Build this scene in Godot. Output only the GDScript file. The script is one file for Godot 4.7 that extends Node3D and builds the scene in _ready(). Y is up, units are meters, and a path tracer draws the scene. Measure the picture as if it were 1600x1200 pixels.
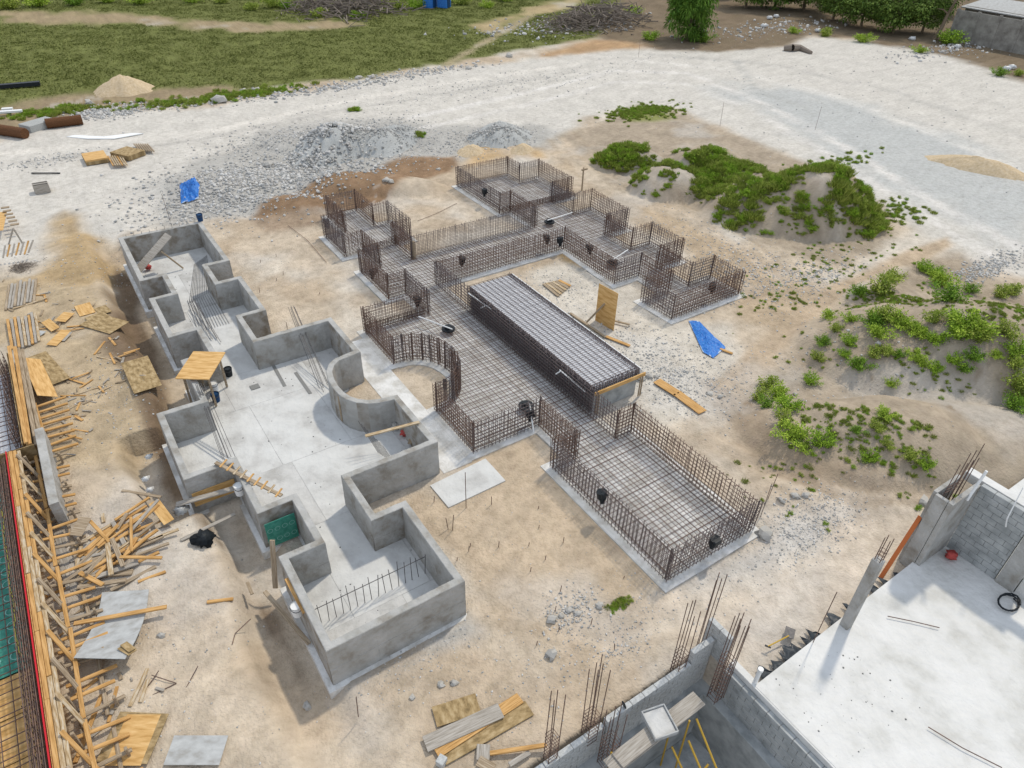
extends Node3D
# A resort building site seen from a drone: a finished concrete pool shell, the reinforcement
# of its neighbour, a timber formwork, a sunken room, spoil heaps, a caliche road and a field.
# World axes follow the pools: x across the pools, z along them, metres.

var M := {}
var names := {}
var rng := RandomNumberGenerator.new()
var nz := FastNoiseLite.new()
var nz2 := FastNoiseLite.new()

class MB:
	var v := PackedVector3Array()
	var n := PackedVector3Array()
	var c := PackedColorArray()
	var ix := PackedInt32Array()
	func tri(a: Vector3, b: Vector3, d: Vector3, nrm: Vector3):
		var i := v.size()
		v.append(a); v.append(b); v.append(d)
		n.append(nrm); n.append(nrm); n.append(nrm)
		if (b - a).cross(d - a).dot(nrm) > 0.0:
			ix.append(i); ix.append(i + 2); ix.append(i + 1)
		else:
			ix.append(i); ix.append(i + 1); ix.append(i + 2)
	func quad(a: Vector3, b: Vector3, d: Vector3, e: Vector3, nrm := Vector3.ZERO):
		var m := nrm
		if m == Vector3.ZERO:
			m = (d - a).cross(b - e).normalized()
		var i := v.size()
		v.append(a); v.append(b); v.append(d); v.append(e)
		for k in 4:
			n.append(m)
		if (b - a).cross(d - a).dot(m) > 0.0:
			ix.append_array(PackedInt32Array([i, i + 2, i + 1, i, i + 3, i + 2]))
		else:
			ix.append_array(PackedInt32Array([i, i + 1, i + 2, i, i + 2, i + 3]))
	func bar(a: Vector3, b: Vector3, w: float, h := 0.0, caps := false):
		if h == 0.0:
			h = w
		var d := (b - a).normalized()
		var up := Vector3.UP if absf(d.y) < 0.9 else Vector3.RIGHT
		var s := d.cross(up).normalized()
		var u := s.cross(d).normalized()
		s *= w * 0.5
		u *= h * 0.5
		var p := [s + u, u - s, -s - u, s - u]
		for k in 4:
			var q: Vector3 = p[k]
			var r: Vector3 = p[(k + 1) % 4]
			quad(a + q, b + q, b + r, a + r, (q + r).normalized())
		if caps:
			quad(a + p[0], a + p[1], a + p[2], a + p[3], -d)
			quad(b + p[0], b + p[1], b + p[2], b + p[3], d)
	func box(t: Transform3D, s: Vector3, bev := 0.0):
		var h := s * 0.5
		var e := minf(bev, minf(h.x, minf(h.y, h.z)) * 0.45)
		for ax in 3:
			for sg in [-1.0, 1.0]:
				var o := Vector3.ZERO
				o[ax] = sg * h[ax]
				var b := (ax + 1) % 3
				var d := (ax + 2) % 3
				var u := Vector3.ZERO
				u[b] = h[b] - e
				var w := Vector3.ZERO
				w[d] = h[d] - e
				var m := Vector3.ZERO
				m[ax] = sg
				quad(t * (o + u + w), t * (o - u + w), t * (o - u - w), t * (o + u - w), (t.basis * m).normalized())
		if e <= 0.0:
			return
		for ax in 3:
			var b := (ax + 1) % 3
			var d := (ax + 2) % 3
			for s1 in [-1.0, 1.0]:
				for s2 in [-1.0, 1.0]:
					var l := Vector3.ZERO
					l[ax] = h[ax] - e
					var p := Vector3.ZERO
					p[b] = s1 * h[b]
					p[d] = s2 * (h[d] - e)
					var q := Vector3.ZERO
					q[b] = s1 * (h[b] - e)
					q[d] = s2 * h[d]
					var m := Vector3.ZERO
					m[b] = s1
					m[d] = s2
					quad(t * (p + l), t * (p - l), t * (q - l), t * (q + l), (t.basis * m).normalized())
		for sx in [-1.0, 1.0]:
			for sy in [-1.0, 1.0]:
				for sz in [-1.0, 1.0]:
					var g := Vector3(sx, sy, sz)
					tri(t * (g * Vector3(h.x, h.y - e, h.z - e)), t * (g * Vector3(h.x - e, h.y, h.z - e)), t * (g * Vector3(h.x - e, h.y - e, h.z)), (t.basis * g).normalized())
	func tube(pts: Array, rads: Array, sides := 8, cap := true):
		for k in pts.size() - 1:
			var a: Vector3 = pts[k]
			var b: Vector3 = pts[k + 1]
			var d := (b - a).normalized()
			var up := Vector3.UP if absf(d.y) < 0.9 else Vector3.RIGHT
			var s := d.cross(up).normalized()
			var u := s.cross(d).normalized()
			for j in sides:
				var t0 := TAU * j / sides
				var t1 := TAU * (j + 1) / sides
				var d0 := s * cos(t0) + u * sin(t0)
				var d1 := s * cos(t1) + u * sin(t1)
				quad(a + d0 * rads[k], b + d0 * rads[k + 1], b + d1 * rads[k + 1], a + d1 * rads[k], (d0 + d1).normalized())
				if cap and k == pts.size() - 2:
					tri(b, b + d0 * rads[k + 1], b + d1 * rads[k + 1], d)
				if cap and k == 0:
					tri(a, a + d0 * rads[k], a + d1 * rads[k], -d)
	func mesh(mat: Material) -> ArrayMesh:
		var arr := []
		arr.resize(Mesh.ARRAY_MAX)
		arr[Mesh.ARRAY_VERTEX] = v
		arr[Mesh.ARRAY_NORMAL] = n
		if c.size() == v.size() and c.size() > 0:
			arr[Mesh.ARRAY_COLOR] = c
		arr[Mesh.ARRAY_INDEX] = ix
		var m := ArrayMesh.new()
		m.add_surface_from_arrays(Mesh.PRIMITIVE_TRIANGLES, arr)
		m.surface_set_material(0, mat)
		return m

func numbered(s: String) -> String:
	names[s] = names.get(s, -1) + 1
	return s if names[s] == 0 else "%s_%03d" % [s, names[s]]

func tag(o: Node, label: String, category: String, group := "", kind := ""):
	o.set_meta("label", label)
	o.set_meta("category", category)
	if group != "":
		o.set_meta("group", group)
	if kind != "":
		o.set_meta("kind", kind)

func thing(called: String, label: String, category: String, at: Vector3, turn := 0.0, group := "") -> Node3D:
	var o := Node3D.new()
	o.name = numbered(called)
	add_child(o)
	o.position = at
	o.rotation.y = turn
	tag(o, label, category, group)
	return o

func put(mesh: Mesh, called: String, parent: Node, t := Transform3D.IDENTITY, stuff := false) -> MeshInstance3D:
	var o := MeshInstance3D.new()
	o.name = numbered(called) if parent == self else called
	o.mesh = mesh
	o.transform = t
	parent.add_child(o, true)
	if stuff:
		o.set_meta("kind", "stuff")
	return o

func lone(mesh: Mesh, called: String, label: String, category: String, t := Transform3D.IDENTITY, group := "") -> MeshInstance3D:
	var o := put(mesh, called, self, t)
	tag(o, label, category, group)
	return o

func boxm(s: Vector3, mat: Material, bev := 0.01) -> ArrayMesh:
	var b := MB.new()
	b.box(Transform3D.IDENTITY, s, bev)
	return b.mesh(mat)

func at(p: Vector3, turn := 0.0) -> Transform3D:
	return Transform3D(Basis(Vector3.UP, turn), p)

func along(a: Vector3, b: Vector3) -> Transform3D:
	var x := (b - a).normalized()
	var z := x.cross(Vector3.UP)
	z = Vector3.BACK if z.length() < 0.05 else z.normalized()
	return Transform3D(Basis(x, z.cross(x).normalized(), z), (a + b) * 0.5)

# ---------------------------------------------------------------- materials
func ntex(freq: float, ramp: Array, oct := 6, sd := 1, size := 512, cell := false, gain := .6) -> NoiseTexture2D:
	var f := FastNoiseLite.new()
	f.noise_type = FastNoiseLite.TYPE_CELLULAR if cell else FastNoiseLite.TYPE_SIMPLEX_SMOOTH
	f.seed = sd
	f.frequency = freq
	f.fractal_type = FastNoiseLite.FRACTAL_FBM
	f.fractal_octaves = oct
	f.fractal_gain = gain
	var t := NoiseTexture2D.new()
	t.width = size
	t.height = size
	t.seamless = true
	t.noise = f
	if ramp.size():
		var g := Gradient.new()
		var offs := PackedFloat32Array()
		var cols := PackedColorArray()
		for r in ramp:
			offs.append(r[0])
			cols.append(Color(r[1], r[2], r[3]).linear_to_srgb())
		g.offsets = offs
		g.colors = cols
		t.color_ramp = g
	return t

func nrm(freq: float, strength: float, sd := 5, size := 512, oct := 5) -> NoiseTexture2D:
	var t := ntex(freq, [], oct, sd, size)
	t.as_normal_map = true
	t.bump_strength = strength
	return t

func mat(ramp: Array, scale: Vector3, freq := 0.012, rough := 0.9, bump := 3.0, sd := 1, world := false, bumpfreq := 0.03) -> StandardMaterial3D:
	var m := StandardMaterial3D.new()
	m.albedo_texture = ntex(freq, ramp, 6, sd)
	m.roughness = rough
	m.metallic_specular = 0.3
	m.uv1_triplanar = true
	m.uv1_world_triplanar = world
	m.uv1_scale = scale
	if bump > 0.0:
		m.normal_enabled = true
		m.normal_texture = nrm(bumpfreq, bump, sd + 7)
		m.normal_scale = 1.0
	return m

func flat(col: Color, rough := 0.8, metal := 0.0) -> StandardMaterial3D:
	var m := StandardMaterial3D.new()
	m.albedo_color = col.linear_to_srgb()
	m.roughness = rough
	m.metallic = metal
	m.metallic_specular = 0.3
	return m

func materials():
	var one := Vector3.ONE
	M.concrete = mat([[0.0, .21, .19, .16], [.28, .285, .27, .245], [.45, .34, .335, .315], [.6, .37, .365, .35], [1.0, .44, .435, .42]], one * 0.22, 0.008, .93, 3.5, 3, true)
	M.concrete_b = mat([[0.0, .18, .15, .115], [.3, .26, .235, .20], [.5, .32, .305, .28], [.68, .36, .35, .33], [1.0, .43, .42, .405]], one * 0.3, 0.009, .93, 3.5, 64, true)
	M.floor = mat([[0.0, .40, .395, .38], [.3, .49, .485, .47], [.5, .55, .55, .535], [1.0, .62, .62, .605]], one * 0.16, 0.008, .92, 2.0, 11, true)
	M.floor_b = mat([[0.0, .36, .35, .33], [.35, .455, .45, .435], [.5, .51, .505, .49], [1.0, .58, .575, .56]], one * 0.2, 0.008, .92, 2.5, 61, true)
	M.slab = mat([[0.0, .46, .45, .42], [.3, .55, .545, .52], [.5, .605, .60, .58], [1.0, .67, .665, .65]], one * 0.14, 0.008, .9, 2.0, 12, true)
	M.blinding = mat([[0, 0.426, 0.403, 0.37], [0.4, 0.56, 0.549, 0.521], [0.6, 0.65, 0.644, 0.627], [1, 0.762, 0.756, 0.739]], one * 0.2, 0.01, .95, 3.0, 13, true)
	M.block = mat([[0.0, .32, .325, .32], [.5, .43, .44, .435], [1.0, .54, .545, .54]], one * 0.8, 0.02, .95, 4.0, 14, true)
	M.mortar = mat([[0.0, .17, .17, .165], [1.0, .27, .27, .26]], one, 0.03, .95, 2.0, 15, true)
	M.render = mat([[0.0, .22, .235, .235], [.4, .31, .325, .325], [.6, .37, .385, .385], [1.0, .44, .45, .445]], one * 0.25, 0.009, .93, 2.0, 16, true)
	M.rebar = mat([[0.0, .085, .06, .055], [.5, .15, .105, .09], [.7, .20, .125, .095], [1.0, .26, .15, .10]], one * 0.5, 0.02, .8, 0.0, 17, true)
	M.rebar.metallic = 0.2
	M.new_bar = mat([[0.0, .07, .07, .075], [1.0, .17, .16, .155]], one, 0.02, .6, 0.0, 18, true)
	M.new_bar.metallic = 0.4
	M.timber = mat([[0.0, .27, .14, .045], [.4, .44, .25, .09], [.6, .54, .32, .125], [1.0, .63, .41, .19]], Vector3(.12, 2.2, 2.2), 0.02, .8, 1.5, 19)
	M.timber_old = mat([[0.0, .17, .125, .08], [.4, .28, .215, .145], [.6, .37, .295, .21], [1.0, .47, .40, .31]], Vector3(.12, 2.2, 2.2), 0.02, .9, 2.0, 20)
	M.timber_b = mat([[0.0, .20, .13, .07], [.3, .34, .24, .13], [.5, .44, .33, .20], [.7, .50, .42, .31], [1.0, .55, .51, .45]], Vector3(.25, 1.8, 1.8), 0.016, .88, 2.0, 62)
	M.rebar_b = mat([[0.0, .08, .07, .075], [.5, .14, .115, .115], [1.0, .21, .16, .14]], one * 0.5, 0.02, .75, 0.0, 63, true)
	M.rebar_b.metallic = 0.2
	M.timber_grey = mat([[0.0, .20, .175, .145], [.5, .34, .31, .27], [1.0, .47, .44, .40]], Vector3(.12, 2.2, 2.2), 0.02, .9, 2.0, 21)
	M.ply = mat([[0, 0.368, 0.198, 0.0595], [0.4, 0.515, 0.31, 0.115], [0.6, 0.58, 0.36, 0.145], [1, 0.662, 0.45, 0.212]], Vector3(.18, 1.0, 1.0), 0.014, .7, .8, 22)
	M.ply_old = mat([[0.0, .15, .105, .05], [.4, .29, .205, .10], [.6, .36, .26, .135], [1.0, .47, .37, .22]], Vector3(.4, .8, .8), 0.012, .85, 1.2, 23)
	M.ply_grey = mat([[0.0, .28, .27, .25], [.45, .38, .385, .38], [1.0, .48, .49, .485]], Vector3(.3, .5, .5), 0.012, .75, .8, 24)
	M.green = mat([[0.0, .03, .17, .13], [.5, .05, .25, .19], [1.0, .10, .33, .26]], one * 0.6, 0.012, .4, .6, 25)
	M.film = mat([[0.0, .50, .51, .53], [.5, .60, .61, .64], [1.0, .68, .69, .71]], one * 0.5, 0.012, .5, 3.0, 26)
	M.tarp = mat([[0.0, .015, .08, .34], [.5, .03, .17, .52], [1.0, .10, .28, .60]], one * 0.8, 0.015, .45, 2.0, 27)
	M.tarp_back = mat([[0.0, .30, .38, .50], [1.0, .50, .57, .66]], one * 0.8, 0.015, .5, 2.0, 28)
	M.black = flat(Color(.018, .022, .026), .5)
	M.navy = flat(Color(.012, .05, .13), .45)
	M.pvc = flat(Color(.70, .71, .71), .4)
	M.white = flat(Color(.72, .73, .73), .7)
	M.red = flat(Color(.50, .02, .03), .6)
	M.yellow = flat(Color(.62, .58, .05), .6)
	M.pipe = flat(Color(.50, .32, .05), .55)
	M.orange = flat(Color(.45, .13, .04), .7)
	M.redplastic = flat(Color(.45, .08, .07), .6)
	M.print = flat(Color(.28, .52, .47), .5)
	M.rustpipe = mat([[0.0, .06, .03, .015], [.5, .12, .055, .025], [1.0, .19, .09, .045]], one, 0.02, .85, 2.0, 29)
	M.sand = mat([[0.0, .27, .22, .165], [.5, .36, .30, .23], [1.0, .46, .39, .31]], one * 0.4, 0.02, .97, 6.0, 30, true)
	M.yellowsand = mat([[0.0, .40, .30, .18], [.5, .52, .41, .27], [1.0, .62, .52, .38]], one * 0.4, 0.02, .97, 6.0, 31, true)
	M.gravelheap = mat([[0.0, .26, .27, .265], [.45, .40, .41, .40], [1.0, .60, .60, .58]], one * 0.7, 0.05, .97, 9.0, 32, true, .08)
	M.stone = mat([[0.0, .28, .265, .24], [.5, .43, .415, .385], [1.0, .56, .545, .515]], one * 1.2, 0.03, .95, 6.0, 33)
	M.film_black = flat(Color(.05, .058, .066), .45)
	M.oldwall = mat([[0.0, .13, .12, .105], [.5, .23, .22, .20], [1.0, .33, .32, .29]], one * 0.1, 0.012, .95, 2.0, 34, true)
	M.bark = mat([[0.0, .10, .075, .05], [1.0, .26, .20, .14]], Vector3(1, .3, 1), 0.03, .95, 5.0, 35)
	M.stick = mat([[0.0, .13, .105, .085], [1.0, .30, .26, .22]], one, 0.03, .95, 0.0, 36, true)
	for k in 4:
		var l := StandardMaterial3D.new()
		l.vertex_color_use_as_albedo = true
		l.roughness = .7
		l.metallic_specular = .25
		l.cull_mode = BaseMaterial3D.CULL_DISABLED
		l.backlight_enabled = true
		l.backlight = Color([.22, .16, .16, .22][k], [.34, .26, .26, .28][k], [.06, .04, .05, .07][k])
		M["leaf%d" % k] = l

# ---------------------------------------------------------------- ground
var ZONES := [
	# polygon (x, z pairs), base colour (linear), edge softness, noise reach
	[[-7.8, -52.0, -2.4, -55.6, 7.1, -52.9, 20.4, -53.8, 37.5, -54.3, 46.7, -55.6, 53.6, -52.8, 61.1, -47.5, 69.9, -45.9, 76.4, -48.2, 80.9, -44.3, 83.2, -34.3, 79.7, -24.1, 74.1, -12.7, 30.8, 4.3, 34.2, -1.7, 33.8, -2.8, 34.4, -5.9, 36.7, -11.9, 38.9, -18.4, 39.5, -25.3, 40.6, -33.4, 35.2, -35.4, 28.3, -33.3, 25.3, -32.4, 19.2, -35.1, 16.8, -40.7, 9.7, -42.1, 3.7, -40.1, 0.2, -32.2, -4.0, -29.8, -6.3, -26.2, -7.8, -27.9, -10.8, -32.1, -10.2, -49.5], Vector3(.58, .55, .50), .8, 1.2],
	[[51.8, -39.6, 56.1, -29.5, 53.8, -11.4, 47.4, -4.4, 37.3, -3.3, 37.7, -7.9, 41.7, -16.8, 45.0, -28.9], Vector3(.47, .475, .46), 2.5, 3.0],
	[[-7.7, -53.6, -5.2, -54.8, -0.9, -57.1, 7.8, -55.8, 11.7, -55.8, 21.3, -55.9, 31.2, -56.4, 42.7, -58.4, 54.8, -59.9, 62.6, -63.0, 77.1, -77.7, 136.7, -146.0, -30.7, -202.7, -18.7, -54.3], Vector3(.155, .17, .055), .7, 1.3],
	[[-4.4, -62.5, 0.1, -60.0, 8.7, -58.9, 12.6, -55.1, 7.4, -54.2, -1.0, -56.0, -5.2, -54.5, -7.7, -54.4, -7.4, -58.9], Vector3(.30, .235, .15), 1.2, 2.5],
	[[-4.4, -105.0, 3.7, -102.1, 12.4, -93.1, 22.0, -83.9, 30.0, -83.6, 29.5, -78.4, 19.5, -80.8, 10.5, -87.8, 1.4, -94.8, -4.8, -98.7], Vector3(.33, .26, .16), 1.5, 3.5],
	[[30.6, -56.7, 55.2, -76.5, 56.4, -75.9, 31.3, -56.0], Vector3(.36, .30, .19), .5, .5],
	[[43.7, -72.3, 62.2, -81.6, 67.3, -82.3, 63.9, -77.9, 50.3, -73.7, 43.1, -68.3], Vector3(.42, .33, .19), 1.2, 2.0],
	[[53.0, -60.0, 54.6, -50.8, 61.1, -47.5, 69.9, -45.9, 77.4, -49.0, 80.9, -44.3, 82.2, -33.7, 78.3, -23.5, 73.9, -10.7, 228.8, -68.0, 109.1, -115.0], Vector3(.20, .155, .105), .8, 1.5],
	[[52.1, -58.8, 55.4, -54.8, 55.1, -52.4, 50.5, -53.6, 44.3, -54.7, 40.8, -54.5, 46.6, -57.8], Vector3(.42, .28, .16), 1.0, 1.5],
	[[-1.1, -36.3, 4.0, -41.3, 11.0, -45.8, 19.1, -43.3, 21.0, -38.4, 28.0, -35.4, 25.3, -30.0, 18.3, -31.7, 11.0, -32.4, 6.3, -30.2, 3.5, -28.7, 0.9, -30.7, -0.5, -31.0], Vector3(.43, .415, .385), 1.0, 1.8],
	[[3.2, -29.4, 6.7, -31.8, 11.2, -32.9, 15.3, -33.7, 18.6, -32.6, 16.7, -30.0, 13.3, -29.6, 10.7, -28.0, 6.4, -27.4, 3.8, -27.4], Vector3(.265, .175, .108), .4, .9],
	[[20.3, -33.3, 23.2, -32.8, 24.9, -31.0, 23.6, -29.3, 20.9, -30.8, 17.9, -30.2], Vector3(.50, .36, .21), .6, 1.0],
	[[2.6, -29.2, 4.6, -28.7, 7.4, -27.9, 6.1, -26.6, 3.3, -27.1], Vector3(.33, .25, .18), .5, .8],
	[[13.0, -16.1, 16.3, -16.1, 17.2, -12.0, 15.3, -8.2, 17.4, -6.7, 16.0, -4.3, 12.6, -2.8, 10.5, -3.1, 10.9, -5.4, 11.5, -8.5], Vector3(.58, .53, .455), .6, 1.2],
	[[15.4, -17.8, 16.5, -16.2, 15.8, -14.1, 15.1, -15.7], Vector3(.44, .32, .18), .3, .5],
	[[13.8, -4.0, 15.6, -4.0, 14.5, -1.7, 13.3, 0.2, 14.0, 2.4, 15.9, 4.3, 14.8, 4.5, 12.5, 2.7, 11.4, 1.0, 11.8, -1.1], Vector3(.35, .275, .20), .5, .9],
	[[10.7, 1.6, 15.4, 4.4, 12.1, 5.6, 5.8, 5.8, 5.5, 4.2, 3.5, 2.3, 5.9, 2.3, 9.3, 2.5], Vector3(.57, .49, .40), .8, 1.2],
	[[10.7, 1.9, 12.6, 3.4, 10.9, 4.0, 8.1, 3.6, 5.7, 2.5, 8.8, 2.7], Vector3(.53, .50, .46), .6, 1.5],
	[[-10.9, -29.0, -6.8, -26.5, -4.9, -24.3, -4.7, -17.6, -4.7, -13.6, -6.4, -10.6, -8.6, -11.3, -11.5, -11.8], Vector3(.46, .365, .245), .8, 1.3],
	[[-5.7, -35.7, -4.2, -30.8, -4.0, -26.4, -5.8, -23.8, -7.9, -26.5], Vector3(.42, .31, .18), .7, 1.4],
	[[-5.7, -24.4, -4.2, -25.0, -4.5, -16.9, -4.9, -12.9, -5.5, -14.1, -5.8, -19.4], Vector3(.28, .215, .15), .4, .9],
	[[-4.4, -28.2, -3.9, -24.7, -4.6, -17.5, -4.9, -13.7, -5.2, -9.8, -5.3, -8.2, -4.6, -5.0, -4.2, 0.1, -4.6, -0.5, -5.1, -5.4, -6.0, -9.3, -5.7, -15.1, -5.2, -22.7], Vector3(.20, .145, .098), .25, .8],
	[[-3.9, 0.0, -1.8, 0.1, -0.0, 0.1, -0.0, 0.6, -2.0, 0.8, -3.8, 0.6], Vector3(.42, .41, .39), .4, 1.0],
	[[3.0, -6.3, 5.7, -5.0, 5.3, -3.3, 5.3, 2.1, 2.1, 2.3, 0.5, 0.3, 0.7, -1.1, 0.5, -4.5], Vector3(.50, .40, .29), .5, 1.2],
	[[27.4, -32.1, 32.1, -34.1, 38.3, -35.7, 40.3, -33.1, 39.5, -25.3, 38.8, -17.7, 36.7, -11.9, 33.4, -8.4, 27.7, -7.3, 26.3, -9.9, 25.8, -17.1, 24.5, -22.6], Vector3(.38, .315, .24), .7, 1.2],
	[[35.0, -36.0, 38.6, -36.0, 39.8, -33.4, 38.3, -31.0, 34.3, -32.8], Vector3(.24, .25, .09), .6, 1.2],
	[[15.6, -2.9, 21.9, -4.9, 29.8, -6.1, 35.0, -5.6, 33.8, -2.8, 31.7, 2.4, 24.9, 7.5, 17.0, 5.9, 15.8, 3.9, 14.2, 2.3, 13.6, -0.0], Vector3(.37, .305, .23), .7, 1.2],
	[[14.3, -3.8, 18.9, -5.4, 25.6, -6.9, 31.1, -7.0, 36.0, -6.9, 35.2, -6.0, 29.4, -5.9, 24.2, -5.5, 18.4, -4.2, 14.3, -2.7], Vector3(.47, .37, .265), .3, .5],
	[[26.1, -32.0, 22.7, -22.4, 24.8, -16.1, 24.5, -9.2, 23.9, -7.2, 19.4, -5.1, 19.3, -6.5, 21.5, -12.8, 21.8, -19.5, 23.7, -27.1], Vector3(.45, .355, .25), .6, 1.2],
]
var MOUNDS := [
	# centre, radius across, radius deep, height
	[Vector3(30.49, 0.00, -14.12), 5.0, 3.8, 2.2], [Vector3(31.93, 0.00, -11.86), 3.0, 2.6, 1.1], [Vector3(27.01, 0.00, -20.28), 2.5, 2.1, 1.7], [Vector3(28.15, 0.00, -25.31), 2.7, 2.0, 1.4], [Vector3(32.87, 0.00, -22.60), 3.2, 2.2, 1.4], [Vector3(31.84, 0.00, -19.01), 2.4, 2.4, 1.3],
	[Vector3(23.50, 0.00, -0.79), 5.5, 4.2, 1.9], [Vector3(15.85, 0.00, 1.38), 4.2, 2.6, 1.0], [Vector3(25.92, 0.00, 1.56), 4.5, 4.2, 1.5], [Vector3(19.11, 0.00, 3.42), 5.5, 2.6, 1.0], [Vector3(26.38, 0.00, -4.22), 2.6, 2.0, .8],
	[Vector3(11.82, 0.00, -38.77), 5.0, 2.8, .9], [Vector3(3.13, 0.00, -35.05), 5.0, 3.0, .55], [Vector3(10.58, 0.00, -30.47), 5.0, 1.7, .8], [Vector3(-4.91, 0.00, -14.91), 1.2, 1.6, .3], [Vector3(-4.33, 0.00, -33.80), 3.0, 2.0, .35], [Vector3(12.61, 0.00, 2.42), 4.0, 1.0, .25], [Vector3(18.23, 0.00, -37.28), 4.0, 2.0, .6], [Vector3(5.51, 0.00, -30.14), 3.0, 1.6, .6],
]
const BASIN := [-4.0, -27.0, 2.1, 0.0]

func bank(x: float, z: float) -> float:
	# natural level left of the first pool is higher; the pool was dug in beside it
	if x > -3.0 or z < -34.0 or z > 6.0:
		return 0.0
	var e := -3.95
	if z > -12.2 and z < -7.4:
		e = -5.4
	var d := e - x + nz.get_noise_2d(x * 2.0, z * 2.0) * 0.5
	var f := smoothstep(-34.0, -27.0, z) * (1.0 - smoothstep(-1.0, 5.0, z))
	return f * (0.5 * smoothstep(.75, 1.5, d) - .34 * (1.0 - smoothstep(0.45, .9, absf(d - .45))) + .16 * nz2.get_noise_2d(x * 7.0, z * 7.0) * smoothstep(.3, 1.2, d))

func ground(x: float, z: float) -> float:
	var y := bank(x, z)
	for m in MOUNDS:
		var c: Vector3 = m[0]
		var dx: float = ((x - c.x) * .826 + (z - c.z) * .563) / m[1]
		var dz: float = (-(x - c.x) * .563 + (z - c.z) * .826) / m[2]
		var d := dx * dx + dz * dz
		if d < 1.6:
			d += nz.get_noise_2d(x * 1.5, z * 1.5) * .35
			if d < 1.0:
				y += m[3] * .8 * (1.0 - d) * (1.0 + d * .35) * (1.0 + .25 * nz2.get_noise_2d(x * 3.0, z * 3.0))
	var flatten := 1.0
	if x > -4.5 and x < 22.0 and z > -29.0 and z < 3.5:
		flatten = .35
	y += flatten * (nz.get_noise_2d(x * 4.0, z * 4.0) * .05 + nz2.get_noise_2d(x * 16.0, z * 16.0) * .022)
	y -= .07 * rut(Vector2(x, z))
	# dug-out and built-over areas stay under their slabs
	if inside_any(x, z):
		y = minf(y, -.12)
	if x > -.95 and x < 4.75 and z > 4.56:
		y = -3.4
	elif x > 4.75 and z > 5.85:
		y = minf(y, .02)
	return y

var SOLID := []
func inside_any(x: float, z: float) -> bool:
	if z > -12.3 and x < -9.72 and x > -14.2 and z < 9.5 or x < -9.2 and x > -14.2 and z < -12.2 and z > -18.9:
		return true
	if x < -5.6 or x > 21.3 or z < -28.0 or z > 2.6:
		return false
	for p in SOLID:
		if Geometry2D.is_point_in_polygon(Vector2(x, z), p):
			return true
	return false

func steps(lo: float, a: float, b: float, hi: float, fine: float, grow: float) -> PackedFloat32Array:
	var left := []
	var s := fine
	var p := a
	while p > lo:
		s *= grow
		p -= s
		left.push_front(p)
	var r := PackedFloat32Array(left)
	p = a
	while p < b:
		r.append(p)
		p += fine
	s = fine
	while p < hi:
		r.append(p)
		s *= grow
		p += s
	r.append(hi)
	return r

func sdist(p: Vector2, poly: PackedVector2Array) -> float:
	var d := 1e9
	var n := poly.size()
	var ins := false
	var j := n - 1
	for i in n:
		var a := poly[i]
		var b := poly[j]
		var e := b - a
		var w := p - a
		var q := w - e * clampf(w.dot(e) / e.length_squared(), 0.0, 1.0)
		d = minf(d, q.length_squared())
		if (a.y > p.y) != (b.y > p.y) and p.x < e.x * (p.y - a.y) / e.y + a.x:
			ins = not ins
		j = i
	return -sqrt(d) if ins else sqrt(d)

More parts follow.
